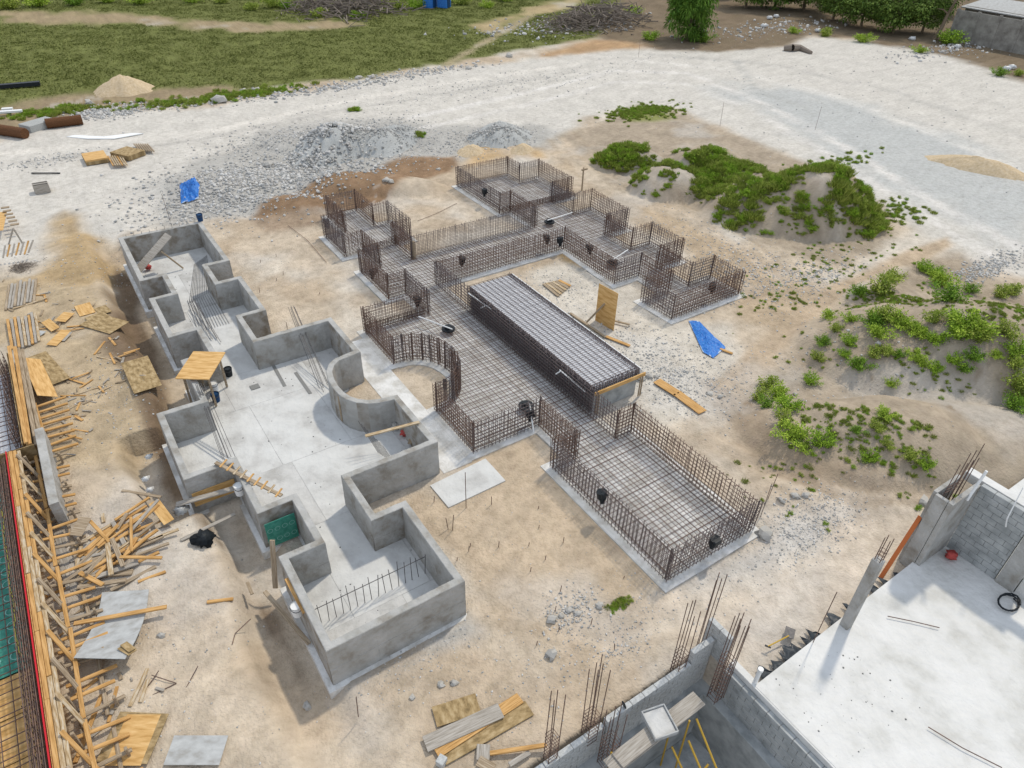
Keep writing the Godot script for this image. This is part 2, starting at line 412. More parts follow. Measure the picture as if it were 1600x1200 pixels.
# wheel tracks pressed into the road: points, half width, colour, strength
var TRACKS := [
	[[Vector3(19.56, 0.00, -41.99), Vector3(30.34, 0.00, -43.52), Vector3(44.48, 0.00, -46.41), Vector3(50.47, 0.00, -41.77), Vector3(48.27, 0.00, -30.28), Vector3(44.33, 0.00, -19.14), Vector3(40.82, 0.00, -11.85), Vector3(38.17, 0.00, -3.67)], .5, Vector3(.68, .65, .61), .95], [[Vector3(19.30, 0.00, -39.32), Vector3(29.65, 0.00, -40.52), Vector3(41.55, 0.00, -42.94), Vector3(47.22, 0.00, -39.36), Vector3(45.74, 0.00, -29.50), Vector3(41.66, 0.00, -18.30), Vector3(38.70, 0.00, -11.85), Vector3(35.69, 0.00, -3.80)], .4, Vector3(.67, .64, .60), .9],
	[[Vector3(49.59, 0.00, -48.34), Vector3(55.55, 0.00, -40.55), Vector3(56.06, 0.00, -29.50), Vector3(53.98, 0.00, -18.92), Vector3(50.99, 0.00, -9.98)], .6, Vector3(.68, .65, .60), .9], [[Vector3(52.87, 0.00, -49.96), Vector3(60.77, 0.00, -40.88), Vector3(62.48, 0.00, -27.24), Vector3(59.31, 0.00, -14.08)], .6, Vector3(.42, .405, .375), .7], [[Vector3(-8.08, 0.00, -48.26), Vector3(-2.32, 0.00, -47.27), Vector3(5.32, 0.00, -46.27), Vector3(13.51, 0.00, -48.36), Vector3(27.53, 0.00, -49.95), Vector3(42.71, 0.00, -50.37)], .5, Vector3(.68, .64, .58), .9],
	[[Vector3(-8.26, 0.00, -45.53), Vector3(-2.27, 0.00, -44.94), Vector3(4.93, 0.00, -44.79), Vector3(12.76, 0.00, -46.36), Vector3(25.93, 0.00, -47.10), Vector3(40.74, 0.00, -47.81)], .35, Vector3(.42, .40, .37), .7], [[Vector3(27.40, 0.00, -32.10), Vector3(25.45, 0.00, -25.85), Vector3(25.54, 0.00, -21.39), Vector3(25.46, 0.00, -16.21), Vector3(24.47, 0.00, -11.86), Vector3(23.34, 0.00, -8.32)], .22, Vector3(.56, .46, .35), .8], [[Vector3(28.98, 0.00, -32.97), Vector3(26.79, 0.00, -26.09), Vector3(25.89, 0.00, -20.56), Vector3(26.47, 0.00, -16.16), Vector3(25.70, 0.00, -11.58), Vector3(24.47, 0.00, -8.43)], .18, Vector3(.36, .28, .2), .5],
	[[Vector3(11.16, 0.00, -1.14), Vector3(12.00, 0.00, 1.32), Vector3(12.84, 0.00, 3.26), Vector3(14.98, 0.00, 4.44)], .2, Vector3(.32, .25, .18), .7], [[Vector3(11.89, 0.00, -1.52), Vector3(12.72, 0.00, 1.01), Vector3(13.54, 0.00, 3.01), Vector3(15.53, 0.00, 4.33)], .16, Vector3(.30, .235, .165), .7], [[Vector3(2.69, 0.00, 2.94), Vector3(5.32, 0.00, 3.42), Vector3(7.71, 0.00, 3.65), Vector3(10.89, 0.00, 3.95)], .3, Vector3(.60, .53, .44), .6], [[Vector3(58.81, 0.00, -43.52), Vector3(51.45, 0.00, -34.48), Vector3(50.47, 0.00, -27.96)], .4, Vector3(.40, .40, .38), .8],
]
var tb := []

func rut(p: Vector2) -> float:
	if p.y < -45.0 or p.x > 45.0:
		return 0.0
	var r := 0.0
	for k in range(6, 11):
		var t: Array = TRACKS[k]
		var l: Array = t[0]
		for i in l.size() - 1:
			var a := Vector2(l[i].x, l[i].z)
			var e := Vector2(l[i + 1].x, l[i + 1].z) - a
			var w := p - a
			var d := (w - e * clampf(w.dot(e) / e.length_squared(), 0.0, 1.0)).length()
			if d < 1.0:
				r = maxf(r, 1.0 - smoothstep(.1, .35, d) - .5 * (1.0 - smoothstep(.0, .15, absf(d - .45))))
	return r

func track_mix(col: Vector3, p: Vector2, n2: float) -> Vector3:
	if tb.is_empty():
		for t in TRACKS:
			var bb := Rect2(t[0][0].x, t[0][0].z, 0, 0)
			for q in t[0]:
				bb = bb.expand(Vector2(q.x, q.z))
			tb.append(bb.grow(1.5))
	for k in TRACKS.size():
		var bb: Rect2 = tb[k]
		if not bb.has_point(p):
			continue
		var t: Array = TRACKS[k]
		var d := 1e9
		var l: Array = t[0]
		for i in l.size() - 1:
			var a := Vector2(l[i].x, l[i].z)
			var e := Vector2(l[i + 1].x, l[i + 1].z) - a
			var w := p - a
			d = minf(d, (w - e * clampf(w.dot(e) / e.length_squared(), 0.0, 1.0)).length())
		d += n2 * .5
		col = col.lerp(t[2], float(t[3]) * (1.0 - smoothstep(float(t[1]) * .5, float(t[1]) * 1.3, d)) * clampf(.8 + n2, 0.0, 1.0))
	return col

var zp := []
func soil(x: float, z: float) -> Color:
	var col := Vector3(.53, .445, .345)
	var n1 := nz.get_noise_2d(x * 1.3, z * 1.3)
	var n2 := nz2.get_noise_2d(x * 3.0, z * 3.0)
	var p := Vector2(x, z)
	col = col.lerp(Vector3(.58, .525, .45), smoothstep(.0, .35, n1))
	col = col.lerp(Vector3(.44, .345, .245), smoothstep(.05, .4, n2) * .6)
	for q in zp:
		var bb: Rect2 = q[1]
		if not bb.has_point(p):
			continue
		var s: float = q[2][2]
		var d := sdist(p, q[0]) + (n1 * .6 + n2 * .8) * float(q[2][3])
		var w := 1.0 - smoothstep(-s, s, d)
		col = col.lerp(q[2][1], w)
	var road := clampf((col.y / col.x - .88) * 9.0, 0.0, 1.0) if col.x > .4 else 0.0
	col = track_mix(col, p, n2)
	# patches of drier and damper matter
	var g := nz2.get_noise_2d(x * 9.0 + 40.0, z * 9.0)
	col *= 1.0 + (.22 - .14 * road) * g + (.2 - .12 * road) * nz.get_noise_2d(x * 30.0, z * 30.0)
	if col.x > .3 and road < .5:
		col = col.lerp(Vector3(.56, .55, .53), .35 * smoothstep(.12, .5, nz.get_noise_2d(x * 2.2 + 90.0, z * 2.2)))
	return Color(col.x, col.y, col.z)

func make_ground():
	for zn in ZONES:
		var pl := PackedVector2Array()
		var a: Array = zn[0]
		var bb := Rect2(a[0], a[1], 0, 0)
		for k in range(0, a.size(), 2):
			var p := Vector2(a[k], a[k + 1])
			pl.append(p)
			bb = bb.expand(p)
		zp.append([pl, bb.grow(float(zn[2]) + float(zn[3]) * 1.2), zn])
	var xs := steps(-140.0, -12.5, 24.0, 330.0, .17, 1.025)
	var zs := steps(-330.0, -34.0, 7.5, 60.0, .17, 1.025)
	var nx := xs.size()
	var nzv := zs.size()
	var v := PackedVector3Array()
	var c := PackedColorArray()
	v.resize(nx * nzv)
	c.resize(nx * nzv)
	for j in nzv:
		for i in nx:
			var x := xs[i]
			var z := zs[j]
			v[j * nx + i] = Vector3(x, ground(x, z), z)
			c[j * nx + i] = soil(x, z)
	var nr := PackedVector3Array()
	nr.resize(nx * nzv)
	for j in nzv:
		for i in nx:
			var a := v[j * nx + maxi(i - 1, 0)]
			var b := v[j * nx + mini(i + 1, nx - 1)]
			var d := v[maxi(j - 1, 0) * nx + i]
			var e := v[mini(j + 1, nzv - 1) * nx + i]
			nr[j * nx + i] = (e - d).cross(b - a).normalized()
	var ix := PackedInt32Array()
	for j in nzv - 1:
		for i in nx - 1:
			var k := j * nx + i
			ix.append(k); ix.append(k + 1); ix.append(k + nx)
			ix.append(k + 1); ix.append(k + nx + 1); ix.append(k + nx)
	var arr := []
	arr.resize(Mesh.ARRAY_MAX)
	arr[Mesh.ARRAY_VERTEX] = v
	arr[Mesh.ARRAY_NORMAL] = nr
	arr[Mesh.ARRAY_COLOR] = c
	arr[Mesh.ARRAY_INDEX] = ix
	var m := ArrayMesh.new()
	m.add_surface_from_arrays(Mesh.PRIMITIVE_TRIANGLES, arr)
	var s := StandardMaterial3D.new()
	s.vertex_color_use_as_albedo = true
	s.albedo_texture = ntex(.012, [[0.0, .70, .68, .66], [.35, .86, .855, .845], [.5, .93, .928, .925], [.7, 1.0, 1.0, 1.0], [1.0, 1.0, 1.0, 1.0]], 8, 41, 1024, false, .74)
	s.uv1_triplanar = true
	s.uv1_world_triplanar = true
	s.uv1_scale = Vector3.ONE * .19
	s.normal_enabled = true
	s.normal_texture = nrm(.04, 6.0, 43, 1024, 6)
	s.roughness = .97
	s.metallic_specular = .2
	m.surface_set_material(0, s)
	var o := put(m, "ground", self)
	o.set_meta("kind", "structure")
	o.set_meta("label", "bare tan and white building ground with road and grass field")
	o.set_meta("category", "ground")

# ---------------------------------------------------------------- pools
var SHELL := [[-3.95, -26.9], [0, -26.9], [0, -21.75], [-1, -21.75], [-1, -19.95], [0, -19.95], [0, -16.45], [-1, -16.45], [-1, -14.5], [2.08, -14.5], [2.08, -11.5], [1.15, -11.38], [.88, -11.2], [.66, -10.85], [.54, -10.4], [.5, -9.9], [.53, -9.45], [.63, -9.08], [.82, -8.78], [1.08, -8.56], [1.4, -8.42], [2.08, -8.3], [2.08, -5.3], [-1, -5.3], [-1, -3.5], [0, -3.5], [0, 0], [-3.9, 0], [-3.9, -3.45], [-2.85, -3.45], [-2.85, -5.3], [-3.9, -5.3], [-3.9, -7.85], [-5.35, -7.85], [-5.35, -11.65], [-3.9, -11.65], [-3.9, -14.5], [-2.85, -14.5], [-2.85, -16.35], [-3.93, -16.35], [-3.93, -19.95], [-3.0, -19.95], [-3.0, -21.75], [-3.95, -21.75]]
var CAGE := [[5.4, 2.3], [5.4, -3.55], [6.3, -3.55], [6.3, -5.45], [3.5, -5.45], [3.5, -8.4], "arc", [3.5, -11.85], [3.5, -14.85], [6.55, -14.85], [6.55, -16.75], [5.62, -16.75], [5.62, -20.1], [6.6, -20.1], [6.6, -21.85], [5.6, -21.85], [5.6, -24.8], [6.73, -24.8], [6.73, -27.3], [8.7, -27.3], [8.7, -24.85], [9.6, -24.85], [9.6, -21.95], [8.65, -21.95], [8.65, -20.1], [16.2, -20.1], [16.2, -22.45], [15.5, -22.45], [15.5, -27.6], [19.45, -27.6], [19.45, -26.15], [20.95, -26.15], [20.85, -22.35], [19.4, -22.35], [19.4, -20.45], [20.75, -20.45], [20.65, -16.95], [19.2, -16.95], [19.2, -15.05], [20.58, -15.05], [20.55, -12.5], [19.0, -12.5], [19.0, -10.5], [20.5, -10.5], [20.5, -8.4], [15.85, -8.4], [15.75, -10.5], [17.35, -10.5], [17.35, -12.35], [15.75, -12.35], [15.9, -16.75], [8.45, -16.75], [8.45, -3.6], [9.2, -3.6], [9.2, 2.3]]

func ring(src: Array, ax: float, bx: float) -> PackedVector2Array:
	var r := PackedVector2Array()
	for k in src.size():
		if src[k] is String:
			var a := Vector2(src[k - 1][0], src[k - 1][1])
			var b := Vector2(src[k + 1][0], src[k + 1][1])
			var c := (a + b) * .5
			var rz := (b - a).length() * .5
			for j in range(1, 14):
				var t := PI * j / 14.0
				r.append(c + Vector2(ax * pow(sin(t), .8), 0) + (a - c).normalized() * rz * cos(t) * bx)
		else:
			r.append(Vector2(src[k][0], src[k][1]))
	return r

func inset(p: PackedVector2Array, d: float) -> PackedVector2Array:
	var area := 0.0
	var n := p.size()
	for i in n:
		area += p[i].cross(p[(i + 1) % n])
	var s := signf(area)
	var r := PackedVector2Array()
	for i in n:
		var a := (p[i] - p[(i + n - 1) % n]).normalized()
		var b := (p[(i + 1) % n] - p[i]).normalized()
		var na := Vector2(-a.y, a.x) * s
		var nb := Vector2(-b.y, b.x) * s
		var m := (na + nb).normalized()
		r.append(p[i] + m * d / maxf(.3, m.dot(na)))
	return r

func v3(p: Vector2, y: float) -> Vector3:
	return Vector3(p.x, y, p.y)

func slab_poly(p: PackedVector2Array, y0: float, y1: float, m: Material) -> ArrayMesh:
	var b := MB.new()
	var t := Geometry2D.triangulate_polygon(p)
	for k in range(0, t.size(), 3):
		b.tri(v3(p[t[k]], y1), v3(p[t[k + 1]], y1), v3(p[t[k + 2]], y1), Vector3.UP)
	for i in p.size():
		var a := p[i]
		var c := p[(i + 1) % p.size()]
		var e := (c - a).normalized()
		b.quad(v3(a, y0), v3(c, y0), v3(c, y1), v3(a, y1), Vector3(e.y, 0, -e.x))
	return b.mesh(m)

func pool_shell():
	var o := ring(SHELL, -1.72, 1.0)
	var q := inset(o, .22)
	var t := thing("pool_shell", "bare grey concrete swimming pool shell with stepped bays and a curved bite", "pool", Vector3.ZERO)
	var fl := put(slab_poly(inset(o, .2), -.2, .105, M.mortar), "floor", t)
	# the floor was cast in panels with thin joints between them
	var inner := inset(o, .21)
	var zz := -26.8
	var row := 0
	while zz < -.1:
		var dz := rng.randf_range(2.2, 4.0)
		var xx := -5.3 + rng.randf() * .6 - .6
		while xx < 2.1:
			var dx := rng.randf_range(2.2, 4.2)
			var rc := PackedVector2Array([Vector2(xx, zz), Vector2(xx + dx - .008, zz), Vector2(xx + dx - .008, zz + dz - .008), Vector2(xx, zz + dz - .008)])
			for piece in Geometry2D.intersect_polygons(rc, inner):
				if piece.size() > 2:
					put(slab_poly(piece, .08, .12 + rng.randf_range(-.004, .004), M.floor if rng.randf() < .65 else M.floor_b), "floor_panel", fl)
			xx += dx
		zz += dz
		row += 1
	var foot := inset(o, -.16)
	put(slab_poly(foot, -.7, -.03, M.blinding), "footing", t)
	var n := o.size()
	for i in n:
		var a := o[i]
		var b := o[(i + 1) % n]
		var c := q[i]
		var d := q[(i + 1) % n]
		var mb := MB.new()
		var rim := MB.new()
		var len := (b - a).length()
		var k := maxi(1, int(len / .16))
		var out := Vector3((b - a).y, 0, -(b - a).x).normalized()
		var inw := -out
		var prev := [1.45, 1.45]
		for j in k:
			var f0 := float(j) / k
			var f1 := float(j + 1) / k
			var ya := 1.45 + (rng.randf() - .5) * .022
			var yb := 1.45 + (rng.randf() - .5) * .022
			if j == k - 1:
				ya = 1.45
				yb = 1.45
			var a0 := a.lerp(b, f0)
			var a1 := a.lerp(b, f1)
			var c0 := c.lerp(d, f0)
			var c1 := c.lerp(d, f1)
			# shutter joints: each board width and each lift stands a few millimetres proud of the next
			var pn := int(f0 * len / 1.22)
			var po := out * (.004 if pn % 2 else 0.0)
			var lift := .62
			mb.quad(v3(a0, -.7) + po + out * .007, v3(a1, -.7) + po + out * .007, v3(a1, lift) + po + out * .007, v3(a0, lift) + po + out * .007, out)
			mb.quad(v3(a0, lift) + po + out * .007, v3(a1, lift) + po + out * .007, v3(a1, lift) + po, v3(a0, lift) + po, Vector3.UP)
			mb.quad(v3(a0, lift) + po, v3(a1, lift) + po, v3(a1, ya - .02), v3(a0, prev[0] - .02), out)
			mb.quad(v3(c0, .0) - po - out * .007, v3(c1, .0) - po - out * .007, v3(c1, lift) - po - out * .007, v3(c0, lift) - po - out * .007, inw)
			mb.quad(v3(c0, lift) - po - out * .007, v3(c1, lift) - po - out * .007, v3(c1, lift) - po, v3(c0, lift) - po, Vector3.UP)
			mb.quad(v3(c0, lift) - po, v3(c1, lift) - po, v3(c1, yb - .02), v3(c0, prev[1] - .02), inw)
			var e0 := a0.lerp(c0, .07)
			var e1 := a1.lerp(c1, .07)
			var g0 := c0.lerp(a0, .07)
			var g1 := c1.lerp(a1, .07)
			rim.quad(v3(a0, prev[0] - .02), v3(a1, ya - .02), v3(e1, ya), v3(e0, prev[0]), (out + Vector3.UP).normalized())
			rim.quad(v3(c0, prev[1] - .02), v3(c1, yb - .02), v3(g1, yb), v3(g0, prev[1]), (inw + Vector3.UP).normalized())
			rim.quad(v3(e0, prev[0]), v3(e1, ya), v3(g1, yb), v3(g0, prev[1]), Vector3.UP)
			prev = [ya, yb]
		var w := put(mb.mesh(M.concrete if i % 3 else M.concrete_b), "wall", t)
		put(rim.mesh(M.concrete), "rim", w)
	# fill of the curved planter and small floor outlets
	put(boxm(Vector3(.34, .02, .3), M.mortar, 0), "floor_outlet", t, at(Vector3(-1.73, 0.14, -13.24)))
	for pr in [[Vector3(-0.65, 0.13, -14.33), Vector3(-0.73, 0.13, -12.68)], [Vector3(-0.06, 0.13, -13.36), Vector3(-0.06, 0.13, -11.70)]]:
		put(boxm(Vector3((pr[1] - pr[0]).length(), .012, .13), M.mortar, 0), "chased_groove", t, along(pr[0], pr[1]))
	# starter bars left standing in the walls and floor
	var bars := MB.new()
	for s in [[Vector3(0.89, 1.45, -15.64), Vector3(0.56, 0.20, -11.61)], [Vector3(-3.71, 1.45, -12.31), Vector3(-3.74, 0.20, -9.70)], [Vector3(-2.21, 0.20, -20.51), Vector3(-2.23, 0.20, -17.22)]]:
		for k in 7:
			var off := Vector3(rng.randf_range(-.16, .16), 0, rng.randf_range(-.16, .16))
			bars.bar(s[0] + off + Vector3.UP * .25, s[1] + off * 1.6, .016)
	for k in 16:
		var x := lerpf(-3.5, -.35, k / 15.0)
		bars.bar(Vector3(x, .1, -1.75), Vector3(x + rng.randf_range(-.05, .05), 1.02 + rng.randf_range(-.1, .1), -1.75 + rng.randf_range(-.1, .1)), .016)
	bars.bar(Vector3(-3.6, .84, -1.75), Vector3(-.3, .84, -1.75), .016)
	for k in 9:
		bars.bar(Vector3(0.36, 1.30, -7.74) + Vector3(k * .02, 0, k * .2 - .1), Vector3(0.81, 0.14, -6.80) + Vector3(k * .03 - .1, 0, k * .1 - .4), .014)
	for k in 12:
		bars.bar(Vector3(-.35 - k * .07, .14, -25.6 + k * .06), Vector3(-1.2 - k * .1, .16, -21.6 + k * .05), .014)
		bars.bar(Vector3(-1.2 - k * .1, .15, -21.4), Vector3(-1.25 - k * .12, .15, -18.4), .014)
	for k in 10:
		var px := -3.6 + k * .36
		bars.bar(Vector3(px, 1.4, -26.8), Vector3(px + .02, 1.55 + rng.randf() * .12, -26.8), .014)
	put(bars.mesh(M.new_bar), "starter_bars", t, Transform3D.IDENTITY, true)
	# shutter panel still inside one small bay, with printed rings
	var g := put(boxm(Vector3(.9, 1.0, .02), M.green, .003), "green_shutter", t, at(Vector3(-3.37, .62, -5.09)))
	var rb := MB.new()
	for r in 2:
		for k in 4:
			flat_ring(rb, Vector3(-.33 + k * .22, -.25 + r * .42, .0125), .07, .012, Vector3.BACK)
	put(rb.mesh(M.print), "printed_rings", g, Transform3D.IDENTITY, true)
	put(boxm(Vector3(1.3, .55, .03), M.ply, .003), "timber_shutter", t, at(Vector3(-4.62, .55, -7.82)))

func flat_ring(b: MB, c: Vector3, r: float, w: float, nrmv: Vector3):
	var u := Vector3.RIGHT
	var s := nrmv.cross(u)
	for k in 14:
		var t0 := TAU * k / 14.0
		var t1 := TAU * (k + 1) / 14.0
		var d0 := u * cos(t0) + s * sin(t0)
		var d1 := u * cos(t1) + s * sin(t1)
		b.quad(c + d0 * r, c + d1 * r, c + d1 * (r + w), c + d0 * (r + w), nrmv)

func scan(p: PackedVector2Array, vertical: bool, at_: float) -> Array:
	var h := []
	for i in p.size():
		var a := p[i]
		var b := p[(i + 1) % p.size()]
		var u0 := a.x if vertical else a.y
		var u1 := b.x if vertical else b.y
		if (u0 > at_) != (u1 > at_):
			var f := (at_ - u0) / (u1 - u0)
			h.append(lerpf(a.y, b.y, f) if vertical else lerpf(a.x, b.x, f))
	h.sort()
	return h

func mat_bars(p: PackedVector2Array, y: float, step: float, w: float, b: MB, jit := .012):
	var lo := p[0]
	var hi := p[0]
	for q in p:
		lo = lo.min(q)
		hi = hi.max(q)
	var x := lo.x + step * .5
	while x < hi.x:
		var xx := x + rng.randf_range(-jit, jit)
		var h := scan(p, true, xx)
		for k in range(0, h.size() - 1, 2):
			b.bar(Vector3(xx, y, h[k]), Vector3(xx + rng.randf_range(-jit, jit), y + rng.randf_range(-jit, jit), h[k + 1]), w)
		x += step
	var z := lo.y + step * .5
	while z < hi.y:
		var zz := z + rng.randf_range(-jit, jit)
		var h := scan(p, false, zz)
		for k in range(0, h.size() - 1, 2):
			b.bar(Vector3(h[k], y + w, zz), Vector3(h[k + 1], y + w, zz + rng.randf_range(-jit, jit)), w)
		z += step

func panel_bars(a: Vector2, c: Vector2, y0: float, y1: float, b: MB, step := .155, w := .0145):
	var len := (c - a).length()
	var k := maxi(1, int(round(len / step)))
	for j in k + 1:
		var p := a.lerp(c, float(j) / k)
		var l := Vector2(rng.randf_range(-.012, .012), rng.randf_range(-.012, .012))
		b.bar(v3(p, y0), v3(p + l * 3.0, y1 + rng.randf_range(-.03, .05)), w)
	var y := y0 + .1
	while y < y1:
		var sag := rng.randf_range(-.018, .018)
		b.bar(v3(a, y + sag), v3(c, y - sag), w)
		y += step

func rebar_pool():
	var o := ring(CAGE, 1.68, 1.0)
	var t := thing("rebar_pool_cage", "rusty steel reinforcement cage of an unpoured pool with stepped bays", "rebar cage", Vector3.ZERO)
	var f := put(slab_poly(inset(o, -.2), -.25, .03, M.blinding), "blinding_slab", t)
	f.set_meta("label", "pale thin concrete slab under the steel bars")
	var n := o.size()
	var a1 := inset(o, .04)
	var a2 := inset(o, .2)
	for i in n:
		var j := (i + 1) % n
		var b := MB.new()
		panel_bars(a1[i], a1[j], .06, 1.33, b)
		panel_bars(a2[i], a2[j], .06, 1.31, b)
		# bundled corner bars and top ties
		var m := a1[i].lerp(a2[i], .5)
		for k in 3:
			b.bar(v3(m + Vector2(rng.randf_range(-.05, .05), rng.randf_range(-.05, .05)), .05), v3(m + Vector2(rng.randf_range(-.05, .05), rng.randf_range(-.05, .05)), 1.36), .022)
		var len := (a1[j] - a1[i]).length()
		for k in int(len / .34):
			var g := (k + .5) / int(len / .34)
			b.bar(v3(a1[i].lerp(a1[j], g), 1.3), v3(a2[i].lerp(a2[j], g), 1.3), .016)
		put(b.mesh(M.rebar if i % 3 else M.rebar_b), "rebar_panel", t, Transform3D.IDENTITY, true)
	var fl := MB.new()
	mat_bars(a1, .1, .33, .012, fl)
	mat_bars(a1, .22, .165, .0125, fl)
	put(fl.mesh(M.rebar), "floor_mat", t, Transform3D.IDENTITY, true)
	# steps of the bay where the floor mat rises, timber stop boards
	for s in [[Vector2(15.6, -22.35), Vector2(20.8, -22.3)], [Vector2(3.6, -14.7), Vector2(6.45, -14.7)], [Vector2(6.65, -21.8), Vector2(8.7, -21.9)]]:
		var b := MB.new()
		panel_bars(s[0], s[1], .05, .5, b, .08, .02)
		put(b.mesh(M.rebar), "rebar_step", t, Transform3D.IDENTITY, true)
	put(boxm(Vector3(.12, 1.0, .3), M.timber_old), "stop_board", t, at(Vector3(8.62, .55, -20.0), .3))
	# plastic wall fittings wired into the steel
	for sp in [[Vector3(15.48, 0.90, -24.05), "in the side of the farthest back bay"], [Vector3(9.86, 0.90, -17.06), "at the start of the long corridor wall"], [Vector3(15.05, 0.80, -17.10), "with a hanging spout near the corridor end"], [Vector3(15.55, 0.75, -16.63), "tucked in the inner corridor corner"], [Vector3(16.11, 0.90, -14.80), "on the inner wall of the far arm"], [Vector3(5.92, 0.80, -24.80), "in the outer wall of the narrow back bay"], [Vector3(5.85, 0.50, -18.84), "low in the outer wall of the second bay"], [Vector3(6.38, 0.60, -15.14), "on the notch wall beside the second bay"], [Vector3(18.66, 0.80, -8.74), "in the end wall of the far arm"], [Vector3(5.42, 1.00, -0.81), "on the long side wall of the front bay"], [Vector3(7.18, 0.80, 2.31), "in the end wall of the front bay"], [Vector3(6.09, 0.60, -5.71), "over the drain beside the front notch"]]:
		var p: Vector3 = sp[0]
		var fit := MB.new()
		fit.tube([Vector3(0, -.3, 0), Vector3(0, -.12, 0), Vector3(0, -.1, 0), Vector3(0, .16, 0)], [.07, .09, .15, .17], 12)
		fit.tube([Vector3(0, -.05, 0), Vector3(.2, -.08, .05)], [.08, .06], 10)
		fit.box(at(Vector3(-.05, .12, .12)), Vector3(.26, .2, .1), .02)
		var e := lone(fit.mesh(M.black), "pool_skimmer", "black plastic pool fitting " + sp[1], "pool fitting", at(p, rng.randf() * TAU), "black fittings in the rebar cage")
		e.rotation.x = rng.randf_range(-.2, .2)
	# drain sumps with pale pipes standing on the floor mat
	for s in [[Vector3(6.68, 0.30, -12.84), Vector3(5.90, 0.45, -14.13), Vector3(6.69, 0.40, -12.51)], [Vector3(17.18, 0.30, -19.77), Vector3(18.73, 0.50, -19.68), Vector3(16.99, 0.40, -19.72)], [Vector3(16.99, 0.30, -13.98), Vector3(18.15, 0.60, -14.17), Vector3(16.95, 0.35, -14.02)], [Vector3(6.52, 0.30, -6.56), Vector3(6.21, 0.90, -5.93), Vector3(5.88, 0.20, -5.13)]]:
		var d := thing("drain_sump", "dark sump hole with a pale plastic pipe lying across the floor bars", "drain", s[0], 0.0, "drain sumps in the rebar floor")
		var sm := MB.new()
		sm.tube([Vector3(0, -.1, 0), Vector3(0, -.02, 0)], [.3, .3], 14)
		sm.tube([Vector3(0, -.02, 0), Vector3(0, .1, 0)], [.17, .15], 12)
		put(sm.mesh(M.black), "sump", d)
		var pp := MB.new()
		pp.tube([s[1] - s[0], s[2] - s[0]], [.03, .03], 8)
		put(pp.mesh(M.pvc), "pipe", d)
	# raised deck between the two arms
	var k := thing("raised_deck", "raised block plinth carrying a close mat of steel bars and a pale edge rail", "deck", Vector3(9.55, 0, -9.6))
	put(boxm(Vector3(2.2, .95, 8.9), M.render, .01), "plinth", k, at(Vector3(.1, .475, 0)))
	put(boxm(Vector3(2.2, .28, 8.94), M.film, .0), "white_film", k, at(Vector3(.1, 1.1, 0)))
	var tp := PackedVector2Array([Vector2(-1.08, -4.5), Vector2(1.2, -4.5), Vector2(1.2, 4.5), Vector2(-1.08, 4.5)])
	var tb := MB.new()
	var bz := -4.48
	while bz < 4.5:
		tb.bar(Vector3(-1.1, 1.285, bz), Vector3(1.2, 1.285 + rng.randf_range(-.01, .01), bz + rng.randf_range(-.02, .02)), .016)
		bz += .125
	for k2 in 10:
		tb.bar(Vector3(-1.05 + k2 * .245, 1.268, -4.5), Vector3(-1.05 + k2 * .245 + rng.randf_range(-.02, .02), 1.268, 4.5), .016)
	put(tb.mesh(M.rebar_b), "top_mat", k, Transform3D.IDENTITY, true)
	var sb := MB.new()
	panel_bars(Vector2(-1.09, -4.5), Vector2(-1.09, 4.5), .1, 1.3, sb, .12, .016)
	panel_bars(Vector2(-1.02, -4.5), Vector2(-1.02, 4.5), .1, 1.25, sb, .2, .018)
	panel_bars(Vector2(1.2, -4.5), Vector2(1.2, 4.5), .98, 1.3, sb, .1, .02)
	panel_bars(Vector2(1.06, -4.5), Vector2(1.06, 4.5), .98, 1.3, sb, .1, .02)
	panel_bars(Vector2(-1.08, 4.5), Vector2(1.2, 4.5), .98, 1.3, sb, .1, .02)
	panel_bars(Vector2(-1.08, 4.38), Vector2(1.2, 4.38), .98, 1.3, sb, .1, .02)
	put(sb.mesh(M.rebar_b), "edge_stirrups", k, Transform3D.IDENTITY, true)
	put(boxm(Vector3(.04, .34, 9.0), M.white, .004), "edge_rail", k, at(Vector3(1.3, 1.08, 0)))
	put(boxm(Vector3(2.5, .16, .06), M.ply, .005), "end_board", k, at(Vector3(.22, .99, 4.6)))
	for x in [-.95, 1.2]:
		for i in 2:
			put(boxm(Vector3(.05, .95, .05), M.timber_old), "board_post", k, at(Vector3(x + i * .1, .5, 4.66)))
	for s in [[Vector3(8.24, 1.15, -13.72), Vector3(8.41, 1.10, -12.04)], [Vector3(8.24, 1.10, -6.83), Vector3(8.31, 1.00, -5.29)], [Vector3(8.26, 0.90, -12.68), Vector3(8.37, 1.10, -12.45)], [Vector3(8.12, 0.90, -6.90), Vector3(8.23, 1.10, -6.75)]]:
		var pv := MB.new()
		pv.tube([s[0] - k.position, s[1] - k.position], [.025, .025], 8)
		put(pv.mesh(M.pvc), "side_pipe", k)
	# pale aprons beside the cage
	var ap := slab_poly(PackedVector2Array([v2(Vector3(1.52, 0.00, -4.93)), v2(Vector3(3.78, 0.00, -5.07)), v2(Vector3(3.78, 0.00, -3.78)), v2(Vector3(1.55, 0.00, -3.73))]), -.1, .045, M.floor)
	tag(put(ap, "concrete_apron", self), "pale flat square of concrete on tan ground by the corner of the cage", "slab")
	var a3 := slab_poly(PackedVector2Array([Vector2(2.2, -14.4), Vector2(3.32, -14.4), Vector2(3.32, -5.2), Vector2(2.2, -5.2)]), -.1, .022, M.blinding)
	tag(put(a3, "concrete_apron", self), "pale concrete strip between the poured shell and the steel cage", "slab")

